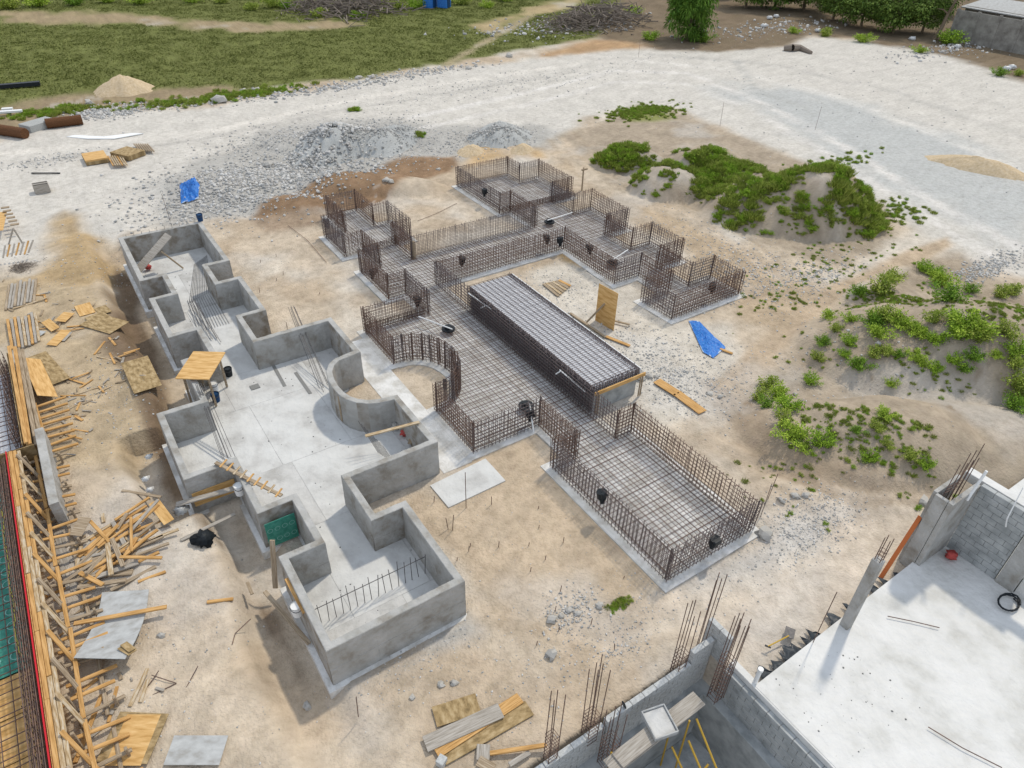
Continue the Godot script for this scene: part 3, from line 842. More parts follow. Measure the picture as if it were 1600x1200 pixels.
# ---------------------------------------------------------------- timber formwork at the left
func formwork():
	var t := thing("timber_formwork", "yellow timber formwork wall with struts around a third pool", "formwork", Vector3(-9.6, 0, -6))
	var z0 := -6.2
	var z1 := 9.0
	var L := z1 - z0
	var mz := (z0 + z1) * .5
	put(boxm(Vector3(.02, 1.35, L), M.ply, 0), "plywood_face", t, at(Vector3(-.12, .68, mz)))
	for k in 3:
		var z := z0
		while z < z1:
			var l := minf(rng.randf_range(2.0, 3.2), z1 - z)
			put(boxm(Vector3(l - .01, .06, .1), [M.timber, M.timber_b, M.timber][rng.randi() % 3]), "waler", t, Transform3D(Basis(Vector3.UP, PI / 2), Vector3(-.05 + k * .105, 1.36 - k * .035 - rng.randf() * .02, z + l * .5)))
			z += l
	put(boxm(Vector3(.03, .05, L), M.red, .004), "red_edge_tape", t, at(Vector3(-.155, 1.4, mz)))
	var n := 0
	var zz := z0 + .25
	while zz < z1:
		# horizontal strut, its outer runner, and a leaning brace
		put(boxm(Vector3(rng.randf_range(.95, 1.2), .05, .1), M.timber if n % 3 else M.timber_old), "strut", t, Transform3D(Basis(Vector3.UP, rng.randf_range(-.12, .12)) * Basis(Vector3.BACK, rng.randf_range(-.25, -.05)), Vector3(.72 + rng.randf() * .1, .78 + rng.randf_range(-.05, .06), zz)))
		if n % 2 == 0:
			var a := Vector3(.12 + rng.randf() * .1, 1.42, zz + .1)
			var b := Vector3(.55, .75, zz + 1.0)
			put(boxm(Vector3((b - a).length(), .07, .1), [M.timber_old, M.timber, M.timber_b][n % 3]), "brace", t, along(a, b))
			put(boxm(Vector3(.08, 1.15, .08), M.timber_old), "stud", t, at(Vector3(.3, .75, zz + .2)))
		if n % 3 == 0:
			put(boxm(Vector3(.06, .7, .1), M.timber_old), "stake", t, at(Vector3(1.15, .55, zz)))
		zz += rng.randf_range(.42, .56)
		n += 1
	var z := z0
	while z < z1:
		var l := rng.randf_range(2.2, 3.0)
		put(boxm(Vector3(l, .05, .1), M.timber), "runner", t, Transform3D(Basis(Vector3.UP, PI / 2 + rng.randf_range(-.03, .03)), Vector3(.52, .9, z + l * .5)))
		put(boxm(Vector3(l * .9, .05, .09), M.timber_old), "runner", t, Transform3D(Basis(Vector3.UP, PI / 2 + rng.randf_range(-.04, .04)), Vector3(.95, .62, z + l * .55)))
		z += l + .05
	# the recessed bay beyond, its end panel and its edge boards
	put(boxm(Vector3(1.7, 1.2, .03), M.ply_old, .003), "end_panel", t, at(Vector3(-.25, .72, -6.25)))
	for k in 4:
		put(boxm(Vector3(6.6, .07, .12), M.timber if k < 2 else M.timber_old), "edge_board", t, Transform3D(Basis(Vector3.UP, PI / 2 + rng.randf_range(-.02, .02)), Vector3(.42 + k * .12, 1.42 - k * .09, -9.6)))
	put(boxm(Vector3(6.2, 1.2, .03), M.ply_old, .003), "bay_panel", t, Transform3D(Basis(Vector3.UP, PI / 2), Vector3(.3, .75, -9.5)))
	var rz := -9.2
	while rz < -6.0:
		put(boxm(Vector3(1.0, .06, .1), M.timber), "strut", t, Transform3D(Basis(Vector3.UP, rng.randf_range(-.1, .1)), Vector3(1.25, .82, rz)))
		rz += .42
	put(boxm(Vector3(3.2, .06, .1), M.timber), "runner", t, Transform3D(Basis(Vector3.UP, PI / 2 + .04), Vector3(.85, .95, -7.6)))

	var c := thing("rebar_pool_cage", "dark steel bars lined with green and yellow boards inside the timber formwork", "rebar cage", Vector3.ZERO)
	var p := PackedVector2Array([Vector2(-14, -12.0), Vector2(-9.85, -12.0), Vector2(-9.85, 3.0), Vector2(-14, 3.0)])
	var b := MB.new()
	panel_bars(Vector2(-9.86, -12.0), Vector2(-9.86, 3.0), .1, 1.36, b)
	panel_bars(Vector2(-9.98, -12.0), Vector2(-9.98, 3.0), .1, 1.34, b)
	panel_bars(Vector2(-10.12, -12.0), Vector2(-10.12, 3.0), .1, 1.3, b, .25)
	for k in 7:
		b.bar(Vector3(-9.84 - k * .045, 1.36 - (k % 3) * .05, -12.0), Vector3(-9.84 - k * .045, 1.36 - (k % 2) * .06, 3.0), .02)
	put(b.mesh(M.rebar), "rebar_panel", c, Transform3D.IDENTITY, true)
	var fm := MB.new()
	mat_bars(p, .42, .3, .02, fm, .04)
	put(fm.mesh(M.rebar), "floor_mat", c, Transform3D.IDENTITY, true)
	var gp := put(boxm(Vector3(3.9, .02, 7.6), M.green, 0), "green_board", c, at(Vector3(-12.1, .3, -8.2)))
	var rb := MB.new()
	for k in 14:
		for j in 3:
			flat_ring(rb, Vector3(1.7 - j * .5, .0125, -3.5 + k * .52), .13, .025, Vector3.UP)
	put(rb.mesh(M.print), "printed_rings", gp, Transform3D.IDENTITY, true)
	for k in 4:
		put(boxm(Vector3(3.9, .02, 1.2), M.ply, .002), "plywood_board", c, at(Vector3(-12.1, .3 - k * .004, -3.75 + k * 1.225)))
	var yl := MB.new()
	for k in 12:
		yl.bar(Vector3(-10.3 + .04 * sin(k * 1.7), .5, -10.6 + k * .5), Vector3(-10.3 + .04 * sin((k + 1) * 1.7), .5, -10.1 + k * .5), .04, .008)
	put(yl.mesh(M.yellow), "yellow_tape", c)
	var w := thing("lined_bay", "white plastic film under a grid of dark bars inside the brown formwork bay", "pool bay", Vector3(-11.4, 0, -15.6))
	put(boxm(Vector3(3.9, .05, 6.2), M.film, .01), "white_film", w, at(Vector3(0, .4, 0)))
	var wb := MB.new()
	mat_bars(PackedVector2Array([Vector2(-1.9, -3.1), Vector2(1.95, -3.1), Vector2(1.95, 2.3), Vector2(-1.9, 2.3)]), .55, .3, .022, wb, .05)
	panel_bars(Vector2(1.95, -3.1), Vector2(1.95, 2.6), .4, 1.4, wb)
	panel_bars(Vector2(1.8, -3.1), Vector2(1.8, 2.6), .4, 1.3, wb)
	put(wb.mesh(M.rebar), "bar_grid", w, Transform3D.IDENTITY, true)
	# concrete upstand beside the formwork
	var cw := thing("concrete_upstand", "short grey concrete wall with pale top between formwork and earth bank", "wall", Vector3(-8.75, 0, -10.8))
	put(boxm(Vector3(.26, 1.5, 4.0), M.concrete, .01), "wall", cw, at(Vector3(0, .75, 0)))
	put(boxm(Vector3(.9, .5, 4.0), M.concrete, .01), "footing", cw, at(Vector3(-.59, .2, 0)))

# ---------------------------------------------------------------- loose timber and sheets
func plank(a: Vector3, b: Vector3, w: float, th: float, m: String, label: String, group: String, called := "plank"):
	a.y = maxf(a.y, ground(a.x, a.z) + .005) + th * .5
	b.y = maxf(b.y, ground(b.x, b.z) + .005) + th * .5
	if m == "timber" and rng.randf() < .3:
		m = "timber_b"
	lone(boxm(Vector3((b - a).length(), th, w), M[m], .006), called, label, "plank", along(a, b), group)

func sheet(a: Vector3, b: Vector3, c: Vector3, m: String, label: String, group := "", th := .018, called := "plywood_sheet"):
	var up := 0.0
	for q in [a, b, c, (a + c) * .5, a + c - b]:
		up = maxf(up, ground(q.x, q.z) + .01 - q.y)
	a.y += up
	b.y += up
	c.y += up
	var x := b - a
	var z := c - b
	var nx := x.normalized()
	var ny := z.cross(x).normalized()
	if ny.y < 0:
		ny = -ny
	var nzv := nx.cross(ny).normalized()
	var t := Transform3D(Basis(nx, ny, nzv), (a + c) * .5 + ny * th * .5)
	lone(boxm(Vector3(x.length(), th, absf(z.dot(nzv))), M[m], .003), called, label, "plywood", t, group)

func timber_yard():
	var g := "planks in the heap below the concrete upstand"
	var l := "loose plank in the jumbled heap by the grey plywood sheet"
	var h := .47
	var list := [
		[Vector3(-8.76, 0.55, -7.64), Vector3(-7.35, 0.60, -8.11), .1, "timber"], [Vector3(-7.45, 0.70, -8.04), Vector3(-6.39, 0.70, -8.48), .09, "timber"], [Vector3(-8.49, 0.60, -7.27), Vector3(-6.48, 0.65, -7.98), .1, "timber"], [Vector3(-8.20, 0.50, -7.73), Vector3(-6.54, 0.55, -8.33), .11, "timber"], [Vector3(-8.61, 0.65, -6.63), Vector3(-6.95, 0.60, -6.96), .1, "timber"],
		[Vector3(-7.70, 0.70, -6.32), Vector3(-6.65, 0.70, -6.89), .08, "timber"], [Vector3(-7.58, 0.75, -6.42), Vector3(-6.59, 0.70, -5.81), .1, "timber"], [Vector3(-8.63, 0.60, -6.21), Vector3(-7.19, 0.60, -6.09), .16, "timber_grey"], [Vector3(-8.76, 0.60, -6.07), Vector3(-7.60, 0.60, -5.63), .14, "timber_old"], [Vector3(-8.03, 0.50, -5.58), Vector3(-6.81, 0.50, -5.71), .12, "timber_old"],
		[Vector3(-8.67, 0.60, -6.85), Vector3(-8.46, 0.60, -7.58), .1, "timber"], [Vector3(-8.07, 0.75, -8.34), Vector3(-7.70, 0.70, -7.12), .1, "timber"], [Vector3(-8.76, 0.55, -7.19), Vector3(-7.60, 0.60, -6.88), .1, "timber_grey"], [Vector3(-8.38, 0.62, -6.48), Vector3(-7.65, 0.62, -6.36), .08, "timber"], [Vector3(-8.96, 0.50, -8.66), Vector3(-8.82, 0.50, -6.09), .24, "timber_grey"],
		[Vector3(-9.10, 0.50, -8.43), Vector3(-8.98, 0.50, -6.19), .1, "timber_grey"], [Vector3(-8.02, 0.60, -7.76), Vector3(-7.25, 0.60, -7.79), .1, "timber"], [Vector3(-8.49, 0.50, -6.44), Vector3(-7.40, 0.50, -5.91), .2, "timber_old"], [Vector3(-8.56, 0.50, -6.94), Vector3(-7.46, 0.50, -6.77), .16, "timber_old"], [Vector3(-8.66, 0.50, -5.50), Vector3(-8.25, 0.50, -5.51), .1, "timber"],
		[Vector3(-8.62, 0.50, -5.27), Vector3(-8.26, 0.50, -5.30), .1, "timber_old"], [Vector3(-7.34, 0.50, -5.42), Vector3(-6.62, 0.50, -5.41), .09, "timber"], [Vector3(-7.64, 0.62, -7.26), Vector3(-6.87, 0.62, -7.53), .12, "timber"], [Vector3(-7.45, 0.60, -6.67), Vector3(-6.38, 0.60, -6.73), .12, "timber_old"], [Vector3(-7.75, 0.52, -6.12), Vector3(-6.62, 0.52, -6.22), .1, "timber"],
		[Vector3(-7.74, 0.50, -8.74), Vector3(-7.77, 0.50, -8.35), .1, "timber"], [Vector3(-7.06, 0.60, -6.78), Vector3(-5.94, 0.60, -6.76), .1, "timber"], [Vector3(-7.20, 0.64, -6.35), Vector3(-6.30, 0.60, -6.36), .09, "timber_old"], [Vector3(-7.41, 0.55, -7.43), Vector3(-6.24, 0.55, -7.46), .1, "timber"], [Vector3(-8.84, 0.50, -7.89), Vector3(-8.30, 0.52, -8.02), .12, "timber_old"],
	]
	for k in 34:
		var c0: Vector3 = (Vector3(-8.50, 0.50, -6.61)).lerp(Vector3(-6.96, 0.50, -7.45), rng.randf()) + Vector3(rng.randfn(0, .35), 0, rng.randfn(0, .45))
		var an := -.55 + rng.randfn(0, .22)
		var ln := rng.randf_range(.6, 1.5)
		var dv := Vector3(cos(an), 0, sin(an)) * ln * .5
		if k % 6 == 0:
			dv = dv.rotated(Vector3.UP, 1.2)
		c0.y = .5 + rng.randf() * .22
		list.append([c0 - dv, c0 + dv + Vector3.UP * rng.randf_range(-.05, .08), rng.randf_range(.07, .14), ["timber", "timber", "timber", "timber_old", "timber_grey"][k % 5]])
	for e in list:
		plank(e[0], e[1], e[2], .05, e[3], ({"timber": "yellowish ", "timber_old": "brown ", "timber_grey": "weathered grey "}[e[3]]) + l, g)
	plank(Vector3(-8.96, 0.80, -4.68), Vector3(-6.85, 0.74, -3.99), .12, .05, "timber", "long timber plank laid across the curved grey plywood sheet", "")
	plank(Vector3(-9.16, 0.50, -5.22), Vector3(-8.37, 0.50, -5.05), .11, .05, "timber_grey", "short pale plank with a whitened end beside the grey plywood sheet", "")
	plank(Vector3(-5.77, 0.62, -7.82), Vector3(-3.53, 1.00, -7.07), .2, .05, "timber_grey", "wide weathered plank bridging from the bank to the pool wall", "")
	plank(Vector3(-5.99, 0.50, -6.40), Vector3(-4.34, 0.50, -6.60), .12, .04, "timber_grey", "weathered plank lying beside the black bag", "")
	plank(Vector3(-5.92, 0.46, -3.78), Vector3(-5.29, 0.46, -3.53), .09, .06, "timber", "short thick timber offcut alone on tan earth", "")
	plank(Vector3(-7.06, 0.50, -9.48), Vector3(-6.09, 0.50, -8.55), .1, .04, "timber_old", "brown plank at the edge of the dug trench", "")
	plank(Vector3(-4.48, 0.30, -3.46), Vector3(-4.00, 0.05, -1.39), .12, .05, "timber_old", "long brown plank sunk in the trench beside the pool wall", "")
	plank(Vector3(-3.86, 1.50, -4.03), Vector3(-4.17, 0.10, -3.57), .14, .05, "timber_old", "upright timber post standing against the pool wall", "")
	plank(Vector3(-3.95, 1.30, -2.71), Vector3(-3.91, 1.20, -1.50), .1, .05, "timber", "timber strip resting along the pool rim", "")
	plank(Vector3(-4.79, 0.30, -4.03), Vector3(-4.80, 0.30, -3.55), .1, .04, "timber_old", "short timber chip on the trench edge", "")
	plank(Vector3(-9.48, 0.50, -0.96), Vector3(-8.73, 0.50, -2.41), .1, .05, "timber", "timber plank lying beside the formwork struts", "")
	plank(Vector3(-4.32, 1.50, -8.04), Vector3(-3.06, 1.48, -5.57), .12, .05, "timber_old", "slatted timber ladder rail lying on the pool rim", "")
	for k in 9:
		var f := k / 8.0
		var q := (Vector3(-4.15, 1.54, -7.82)).lerp(Vector3(-3.12, 1.52, -5.69), f)
		plank(q + Vector3(-.12, 0, .1), q + Vector3(.16, 0, -.14), .06, .03, "timber", "short cleat nailed on the slatted rail over the pool rim", "cleats of the slatted rail")
	plank(Vector3(0.15, 1.50, -6.73), Vector3(1.99, 1.50, -6.43), .12, .05, "timber", "orange timber plank spanning the corner bay of the pool shell", "")
	plank(Vector3(0.31, 1.30, -9.46), Vector3(0.29, 0.20, -9.41), .1, .04, "timber_old", "narrow timber strip against the curved pool wall", "")
	# weathered board and its prop inside the far bay of the shell
	sheet(Vector3(-3.87, 0.50, -24.93), Vector3(-3.70, 0.45, -24.42), Vector3(-1.78, 1.75, -25.00), "timber_grey", "weathered wide board propped in the far bay of the pool shell", "", .04)
	plank(Vector3(-2.45, 1.20, -24.82), Vector3(-1.71, 0.15, -24.66), .09, .06, "timber_old", "timber prop under the weathered board", "")
	# grey and yellow sheets
	var bent := thing("plywood_sheet", "curved grey plywood sheet lying on earth with a brown offcut on it", "plywood", Vector3(-8.19, 0.52, -4.25))
	var pb := MB.new()
	var ca: Vector3 = Vector3(-8.22, 0.62, -5.54)
	var cb: Vector3 = Vector3(-7.14, 0.62, -4.97)
	var cd: Vector3 = Vector3(-9.07, 0.62, -3.46)
	var ce: Vector3 = Vector3(-8.03, 0.62, -2.76)
	for k in 8:
		for s in 2:
			var q := []
			for f in [k / 8.0, (k + 1) / 8.0]:
				var up: float = .38 * f * f - .02 * s
				q.append(ca.lerp(cd, f) + Vector3(.1 * sin(f * PI), up, 0) - bent.position)
				q.append(cb.lerp(ce, f) + Vector3(.1 * sin(f * PI), up, 0) - bent.position)
			pb.quad(q[0], q[1], q[3], q[2], Vector3.UP if s == 0 else Vector3.DOWN)
	put(pb.mesh(M.ply_grey), "sheet", bent)
	sheet(Vector3(-8.15, 0.95, -3.20), Vector3(-7.95, 0.98, -2.82), Vector3(-7.73, 0.93, -2.90), "ply_old", "small brown square of plywood stacked on the grey sheet", "offcuts on the grey sheet")
	sheet(Vector3(-8.06, 0.98, -3.22), Vector3(-7.91, 1.01, -2.87), Vector3(-7.76, 0.96, -2.96), "ply_old", "small brown square of plywood stacked on the grey sheet", "offcuts on the grey sheet")
	sheet(Vector3(-8.80, 0.50, -0.45), Vector3(-8.14, 0.50, -0.02), Vector3(-7.79, 0.50, -1.19), "ply", "bright yellow plywood sheet with grey smears at the foot of the bank", "")
	sheet(Vector3(-8.94, 0.46, -0.63), Vector3(-8.00, 0.46, 0.04), Vector3(-7.65, 0.46, -1.13), "ply_old", "brown plywood sheet under the yellow sheet", "")
	sheet(Vector3(-7.79, 0.45, 0.14), Vector3(-6.75, 0.45, 0.81), Vector3(-6.56, 0.45, 0.14), "ply_grey", "pale grey plywood sheet at the foot of the bank", "")
	sheet(Vector3(-6.40, 0.70, -7.80), Vector3(-6.20, 0.60, -6.78), Vector3(-6.03, 0.70, -7.56), "ply", "small orange plywood offcut by the plank heap", "")
	sheet(Vector3(-8.62, 0.80, -8.00), Vector3(-8.33, 0.75, -7.81), Vector3(-8.04, 0.85, -8.38), "timber_old", "small crate lid tilted on the plank heap", "")
	var gp := "plywood sheets strewn on the bank"
	for e in [
		[Vector3(-8.91, 0.55, -19.67), Vector3(-8.34, 0.55, -17.18), Vector3(-7.48, 0.55, -16.37), "ply_old", "large brown plywood sheet lying by the formwork edge"], [Vector3(-8.99, 0.75, -19.01), Vector3(-8.70, 0.90, -15.75), Vector3(-8.09, 0.60, -15.29), "ply", "bright plywood sheet leaning by the formwork edge"],
		[Vector3(-5.80, 0.55, -16.87), Vector3(-5.76, 0.55, -14.55), Vector3(-4.77, 0.55, -13.84), "ply_old", "large brown plywood sheet with a slot beside the trench"], [Vector3(-6.72, 0.50, -22.66), Vector3(-6.64, 0.50, -21.60), Vector3(-6.00, 0.50, -21.46), "ply", "pale plywood sheet at the top of the bank"], [Vector3(-6.57, 0.52, -21.51), Vector3(-6.22, 0.52, -20.45), Vector3(-5.31, 0.52, -20.19), "ply_old", "brown plywood sheet with pale streaks on the bank"],
		[Vector3(-6.61, 0.47, -20.60), Vector3(-5.65, 0.47, -19.19), Vector3(-5.07, 0.47, -20.20), "ply_old", "brown plywood sheet half under another on the bank"], [Vector3(-8.08, 0.60, -21.79), Vector3(-7.81, 0.55, -20.89), Vector3(-7.45, 0.60, -20.93), "ply", "orange plywood offcut near the stacked planks"], [Vector3(-7.48, 0.60, -21.55), Vector3(-7.10, 0.60, -21.20), Vector3(-6.88, 0.65, -21.89), "ply", "pale square plywood offcut near the stacked planks"],
		[Vector3(-7.97, 0.55, -19.58), Vector3(-7.64, 0.50, -19.36), Vector3(-7.20, 0.50, -20.49), "ply", "pale plywood offcut under a grey one"], [Vector3(-7.69, 0.60, -19.87), Vector3(-7.32, 0.60, -19.64), Vector3(-7.16, 0.60, -20.35), "timber_grey", "small grey board on a pale offcut"], [Vector3(-8.53, 0.60, -20.96), Vector3(-8.19, 0.60, -20.63), Vector3(-7.98, 0.60, -20.90), "ply_grey", "grey plywood offcut near the stacked planks"],
		[Vector3(-6.08, 0.50, -22.14), Vector3(-5.93, 0.50, -21.41), Vector3(-5.36, 0.50, -21.19), "ply_old", "brown plywood corner on the bank"]]:
		sheet(e[0], e[1], e[2], e[3], e[4], gp)
	# two stacks of grey planks by the left edge
	for k in 10:
		plank(Vector3(-9.14, 0.50, -23.91) + Vector3(k * .12 - .1, rng.randf() * .1, .2 * rng.randf()), Vector3(-8.87, 0.50, -26.34) + Vector3(k * .12 - .05, rng.randf() * .1, .2 * rng.randf()), .1, .06, "timber_grey" if k % 3 else "timber_old", "weathered plank in the upper row of stacked planks", "upper row of stacked planks")
	for k in 9:
		plank(Vector3(-8.95, 0.50, -20.22) + Vector3(k * .12 - .3, rng.randf() * .12, .15 * rng.randf()), Vector3(-8.93, 0.50, -22.87) + Vector3(k * .13 - .3, rng.randf() * .12, .2 * rng.randf()), .1, .06, "timber_grey" if k % 2 else "timber", "weathered plank in the lower row of stacked planks", "lower row of stacked planks")
	for k in 7:
		plank(Vector3(-8.94, 0.50, -29.14) + Vector3(k * .18, .2, rng.randf() * .2), Vector3(-8.68, 0.90, -29.52) + Vector3(k * .2, .2, 0), .07, .05, "timber" if k % 2 else "timber_grey", "upright stake leaning by the dark brush", "stakes by the dark brush")
	for k in 6:
		plank(Vector3(-8.60, 0.60, -36.14) + Vector3(k * .05, 0, k * .55), Vector3(-8.20, 0.60, -36.10) + Vector3(k * .05, 0, k * .55), .2, .05, "timber_old", "tread of the row of boards set out like steps", "row of boards set like steps")
	sheet(Vector3(-8.87, 0.55, -33.05), Vector3(-8.50, 0.55, -33.00), Vector3(-8.59, 0.55, -35.71), "ply", "orange plywood strip beside the board steps", "")
	for p in [[Vector3(-8.64, 0.40, -31.33), Vector3(-8.15, 1.30, -31.04)], [Vector3(-8.02, 0.40, -30.95), Vector3(-8.14, 1.30, -30.87)]]:
		plank(p[0], p[1], .09, .05, "timber_grey", "leg of a rough timber trestle", "trestle legs")
	# scattered splinters and offcuts on the bank
	for k in 130:
		var bx: Vector3 = [Vector3(-8.67, 0.50, -25.58), Vector3(-7.69, 0.50, -21.26), Vector3(-7.83, 0.50, -16.10), Vector3(-6.17, 0.50, -16.02), Vector3(-5.84, 0.50, -17.98), Vector3(-7.35, 0.50, -15.52), Vector3(-8.34, 0.50, -22.88), Vector3(-7.88, 0.50, -14.35), Vector3(-8.48, 0.50, -2.24), Vector3(-9.05, 0.50, -6.13)][k % 10]
		bx += Vector3(rng.randfn(0, .55), 0, rng.randfn(0, .75))
		if bx.x > -4.6:
			continue
		bx.y = ground(bx.x, bx.z) + .01
		var an := rng.randf() * TAU
		var ln := rng.randf_range(.12, .45) if k % 3 else rng.randf_range(.4, 1.1)
		plank(bx, bx + Vector3(cos(an) * ln, 0.02, sin(an) * ln), rng.randf_range(.03, .1), .03, ["timber", "timber_old", "timber_grey"][k % 3], ["small yellow timber offcut scattered on the earth bank", "small brown timber offcut scattered on the earth bank", "small grey timber offcut scattered on the earth bank"][k % 3], "offcuts scattered on the bank", "timber_offcut")
	# stacks on the road edge
	for st in [[Vector3(-3.52, 0.00, -44.43), Vector3(-3.53, 0.00, -42.84), Vector3(-2.18, 0.00, -42.86), "square stack of yellow plywood sheets on pale ground", "ply"], [Vector3(-1.43, 0.00, -43.94), Vector3(-1.45, 0.00, -42.32), Vector3(-0.28, 0.00, -43.05), "low stack of plywood with a brown top board on pale ground", "ply_old"]]:
		var s := thing("plywood_stack", st[3], "plywood", st[0])
		for k in 6:
			var x: Vector3 = st[1] - st[0]
			var z: Vector3 = st[2] - st[1]
			put(boxm(Vector3(z.length(), .05, x.length() * 1.05), M[st[4]] if k > 3 else M.ply_old, .004), "sheet", s, Transform3D(Basis(Vector3.UP, -atan2(z.z, z.x) + rng.randf_range(-.02, .02)), (x + z) * .5 + Vector3(0, .06 + k * .055, 0)))
	for k in 7:
		plank(Vector3(-2.09, 0.15, -43.58) + Vector3(k * .13, 0, k * .05), Vector3(-2.10, 0.15, -41.54) + Vector3(k * .13, 0, k * .05), .08, .08, "timber", "timber batten in the bundle between the two plywood stacks", "battens between the plywood stacks")
		plank(Vector3(-0.13, 0.15, -45.40) + Vector3(k * .13, 0, k * .08), Vector3(-0.06, 0.15, -43.62) + Vector3(k * .13, 0, k * .08), .08, .08, "timber_old", "timber batten in the bundle beyond the plywood stacks", "battens beyond the plywood stacks")
	var cr := thing("wooden_crate", "small open wooden crate alone on pale ground", "crate", Vector3(-6.41, 0.00, -39.49))
	for s in [[Vector3(0, .25, .3), Vector3(.8, .5, .03)], [Vector3(0, .25, -.3), Vector3(.8, .5, .03)], [Vector3(.4, .25, 0), Vector3(.03, .5, .6)], [Vector3(-.4, .25, 0), Vector3(.03, .5, .6)]]:
		put(boxm(s[1], M.timber_grey), "side", cr, at(s[0]))
	put(boxm(Vector3(.8, .03, .12), M.timber_grey), "slat", cr, at(Vector3(0, .52, .1)))
	# boards in front of the shell
	sheet(Vector3(-2.12, 0.05, 1.97), Vector3(-2.25, 0.05, 2.49), Vector3(-1.13, 0.05, 2.62), "ply_old", "rust-stained brown plywood sheet half under weathered planks", "")
	plank(Vector3(-2.68, 0.10, 2.65), Vector3(-0.72, 0.10, 2.92), .4, .03, "timber_grey", "wide pale weathered plank over the brown sheet", "")
	plank(Vector3(-2.55, 0.07, 2.95), Vector3(-0.13, 0.07, 2.90), .3, .03, "timber", "long yellow plank under the pale weathered plank", "")
	plank(Vector3(-2.47, 0.03, 3.10), Vector3(-0.07, 0.03, 3.22), .42, .03, "ply_old", "wide brown plank lying lowest of the three", "")
	plank(Vector3(-1.50, 0.06, 3.65), Vector3(-0.31, 0.20, 4.27), .1, .06, "timber", "thin yellow timber reaching to the bar cluster", "")
	sheet(Vector3(-1.64, 0.10, 3.30), Vector3(-1.85, 0.10, 3.60), Vector3(-1.60, 0.10, 3.79), "timber_grey", "pale board offcut near the sunken room", "")
	plank(Vector3(-1.83, 0.12, 3.66), Vector3(-1.63, 0.12, 4.03), .25, .04, "timber_old", "splintered brown board near the sunken room", "")
	plank(Vector3(-1.27, 0.10, 4.13), Vector3(-0.71, 0.10, 4.15), .12, .05, "timber_grey", "grey plank pointing at the sunken room", "")
	lone(boxm(Vector3(.22, .2, .2), M.block, .01), "concrete_cube", "small pale concrete cube on the ground", "block", at(Vector3(-2.54, 0.10, 3.20), .5))
	# upright board, flat boards and tarps right of the deck
	var ub := thing("propped_board", "rusty orange board standing upright with a timber prop", "board", Vector3(12.70, 0.00, -9.41))
	var u1: Vector3 = Vector3(12.94, 0.00, -10.32) - Vector3(12.70, 0.00, -9.41)
	var u2: Vector3 = Vector3(13.07, 0.00, -9.18) - Vector3(12.70, 0.00, -9.41)
	put(boxm(Vector3((u2 - u1).length(), 1.9, .03), M.ply, .004), "board", ub, Transform3D(Basis(Vector3.UP, -atan2((u2 - u1).z, (u2 - u1).x)), (u1 + u2) * .5 + Vector3.UP * .95))
	var q0: Vector3 = Vector3(12.44, 0.05, -10.33) - Vector3(12.70, 0.00, -9.41)
	put(boxm(Vector3((u1.lerp(u2, .4) + Vector3.UP * 1.1 - q0).length(), .07, .09), M.timber_old), "prop", ub, along(q0, u1.lerp(u2, .4) + Vector3.UP * 1.1))
	plank(Vector3(12.06, 0.06, -5.29), Vector3(12.16, 0.06, -4.18), .42, .03, "timber", "pale orange board in line with another on white rubble", "pair of flat boards")
	plank(Vector3(12.17, 0.06, -4.25), Vector3(12.16, 0.06, -2.83), .42, .03, "timber", "pale orange board in line with another on white rubble", "pair of flat boards")
	for k in 6:
		plank(Vector3(12.85, 0.05, -14.28) + Vector3(k * .15, k * .02, k * .05), Vector3(12.76, 0.05, -12.89) + Vector3(k * .22, 0, -.1 * k), .16, .03, "timber" if k % 2 else "timber_old", "splintered board in the small fan of scrap by the cage", "fan of scrap boards")
	plank(Vector3(12.26, 0.05, -11.33), Vector3(12.36, 0.05, -8.88), .12, .05, "timber_old", "thin plank along the foot of the deck", "")
	plank(Vector3(12.41, 0.05, -8.94), Vector3(12.82, 0.05, -7.80), .16, .04, "timber", "broken yellow plank at the foot of the deck", "")
	plank(Vector3(13.52, 0.10, -9.67), Vector3(13.90, 0.10, -9.06), .1, .05, "timber_old", "short plank behind the upright board", "")
	plank(Vector3(16.03, 0.04, -5.58), Vector3(16.21, 0.04, -5.03), .12, .04, "timber", "plank end poking out from the blue tarpaulin", "")
	tarp("blue_tarpaulin", "flat wrinkled blue tarpaulin spread beside the far cage", [Vector3(16.55, 0.00, -8.01), Vector3(16.91, 0.00, -7.69), Vector3(16.35, 0.00, -5.54), Vector3(15.28, 0.00, -5.25), Vector3(15.22, 0.00, -5.80)], .12)
	tarp("blue_tarpaulin", "crumpled blue tarpaulin heaped on grey gravel", [Vector3(0.68, 0.00, -35.47), Vector3(1.04, 0.00, -35.66), Vector3(1.71, 0.00, -36.08), Vector3(1.68, 0.00, -34.68), Vector3(1.19, 0.00, -33.24), Vector3(0.17, 0.00, -33.28)], .3)
	# plywood table on trestle inside the shell
	var tb := thing("plywood_platform", "yellow plywood board on posts standing in the pool shell", "platform", Vector3(-3.35, 1.50, -13.55))
	put(boxm(Vector3(1.22, .04, 1.75), M.ply, .004), "board", tb, Transform3D(Basis(Vector3.UP, -.6), Vector3(0, .08, 0)))
	for s in [[-.45, -.6], [.45, -.6], [-.45, .6], [.45, .6]]:
		put(boxm(Vector3(.08, 1.4, .08), M.timber_old), "post", tb, at(Vector3(s[0], -.65, s[1]).rotated(Vector3.UP, -.6)))
	for k in 3:
		put(boxm(Vector3(1.15, .05, .09), M.timber), "joist", tb, Transform3D(Basis(Vector3.UP, -.6), Vector3(0, .035, -.7 + k * .7).rotated(Vector3.UP, -.6)))

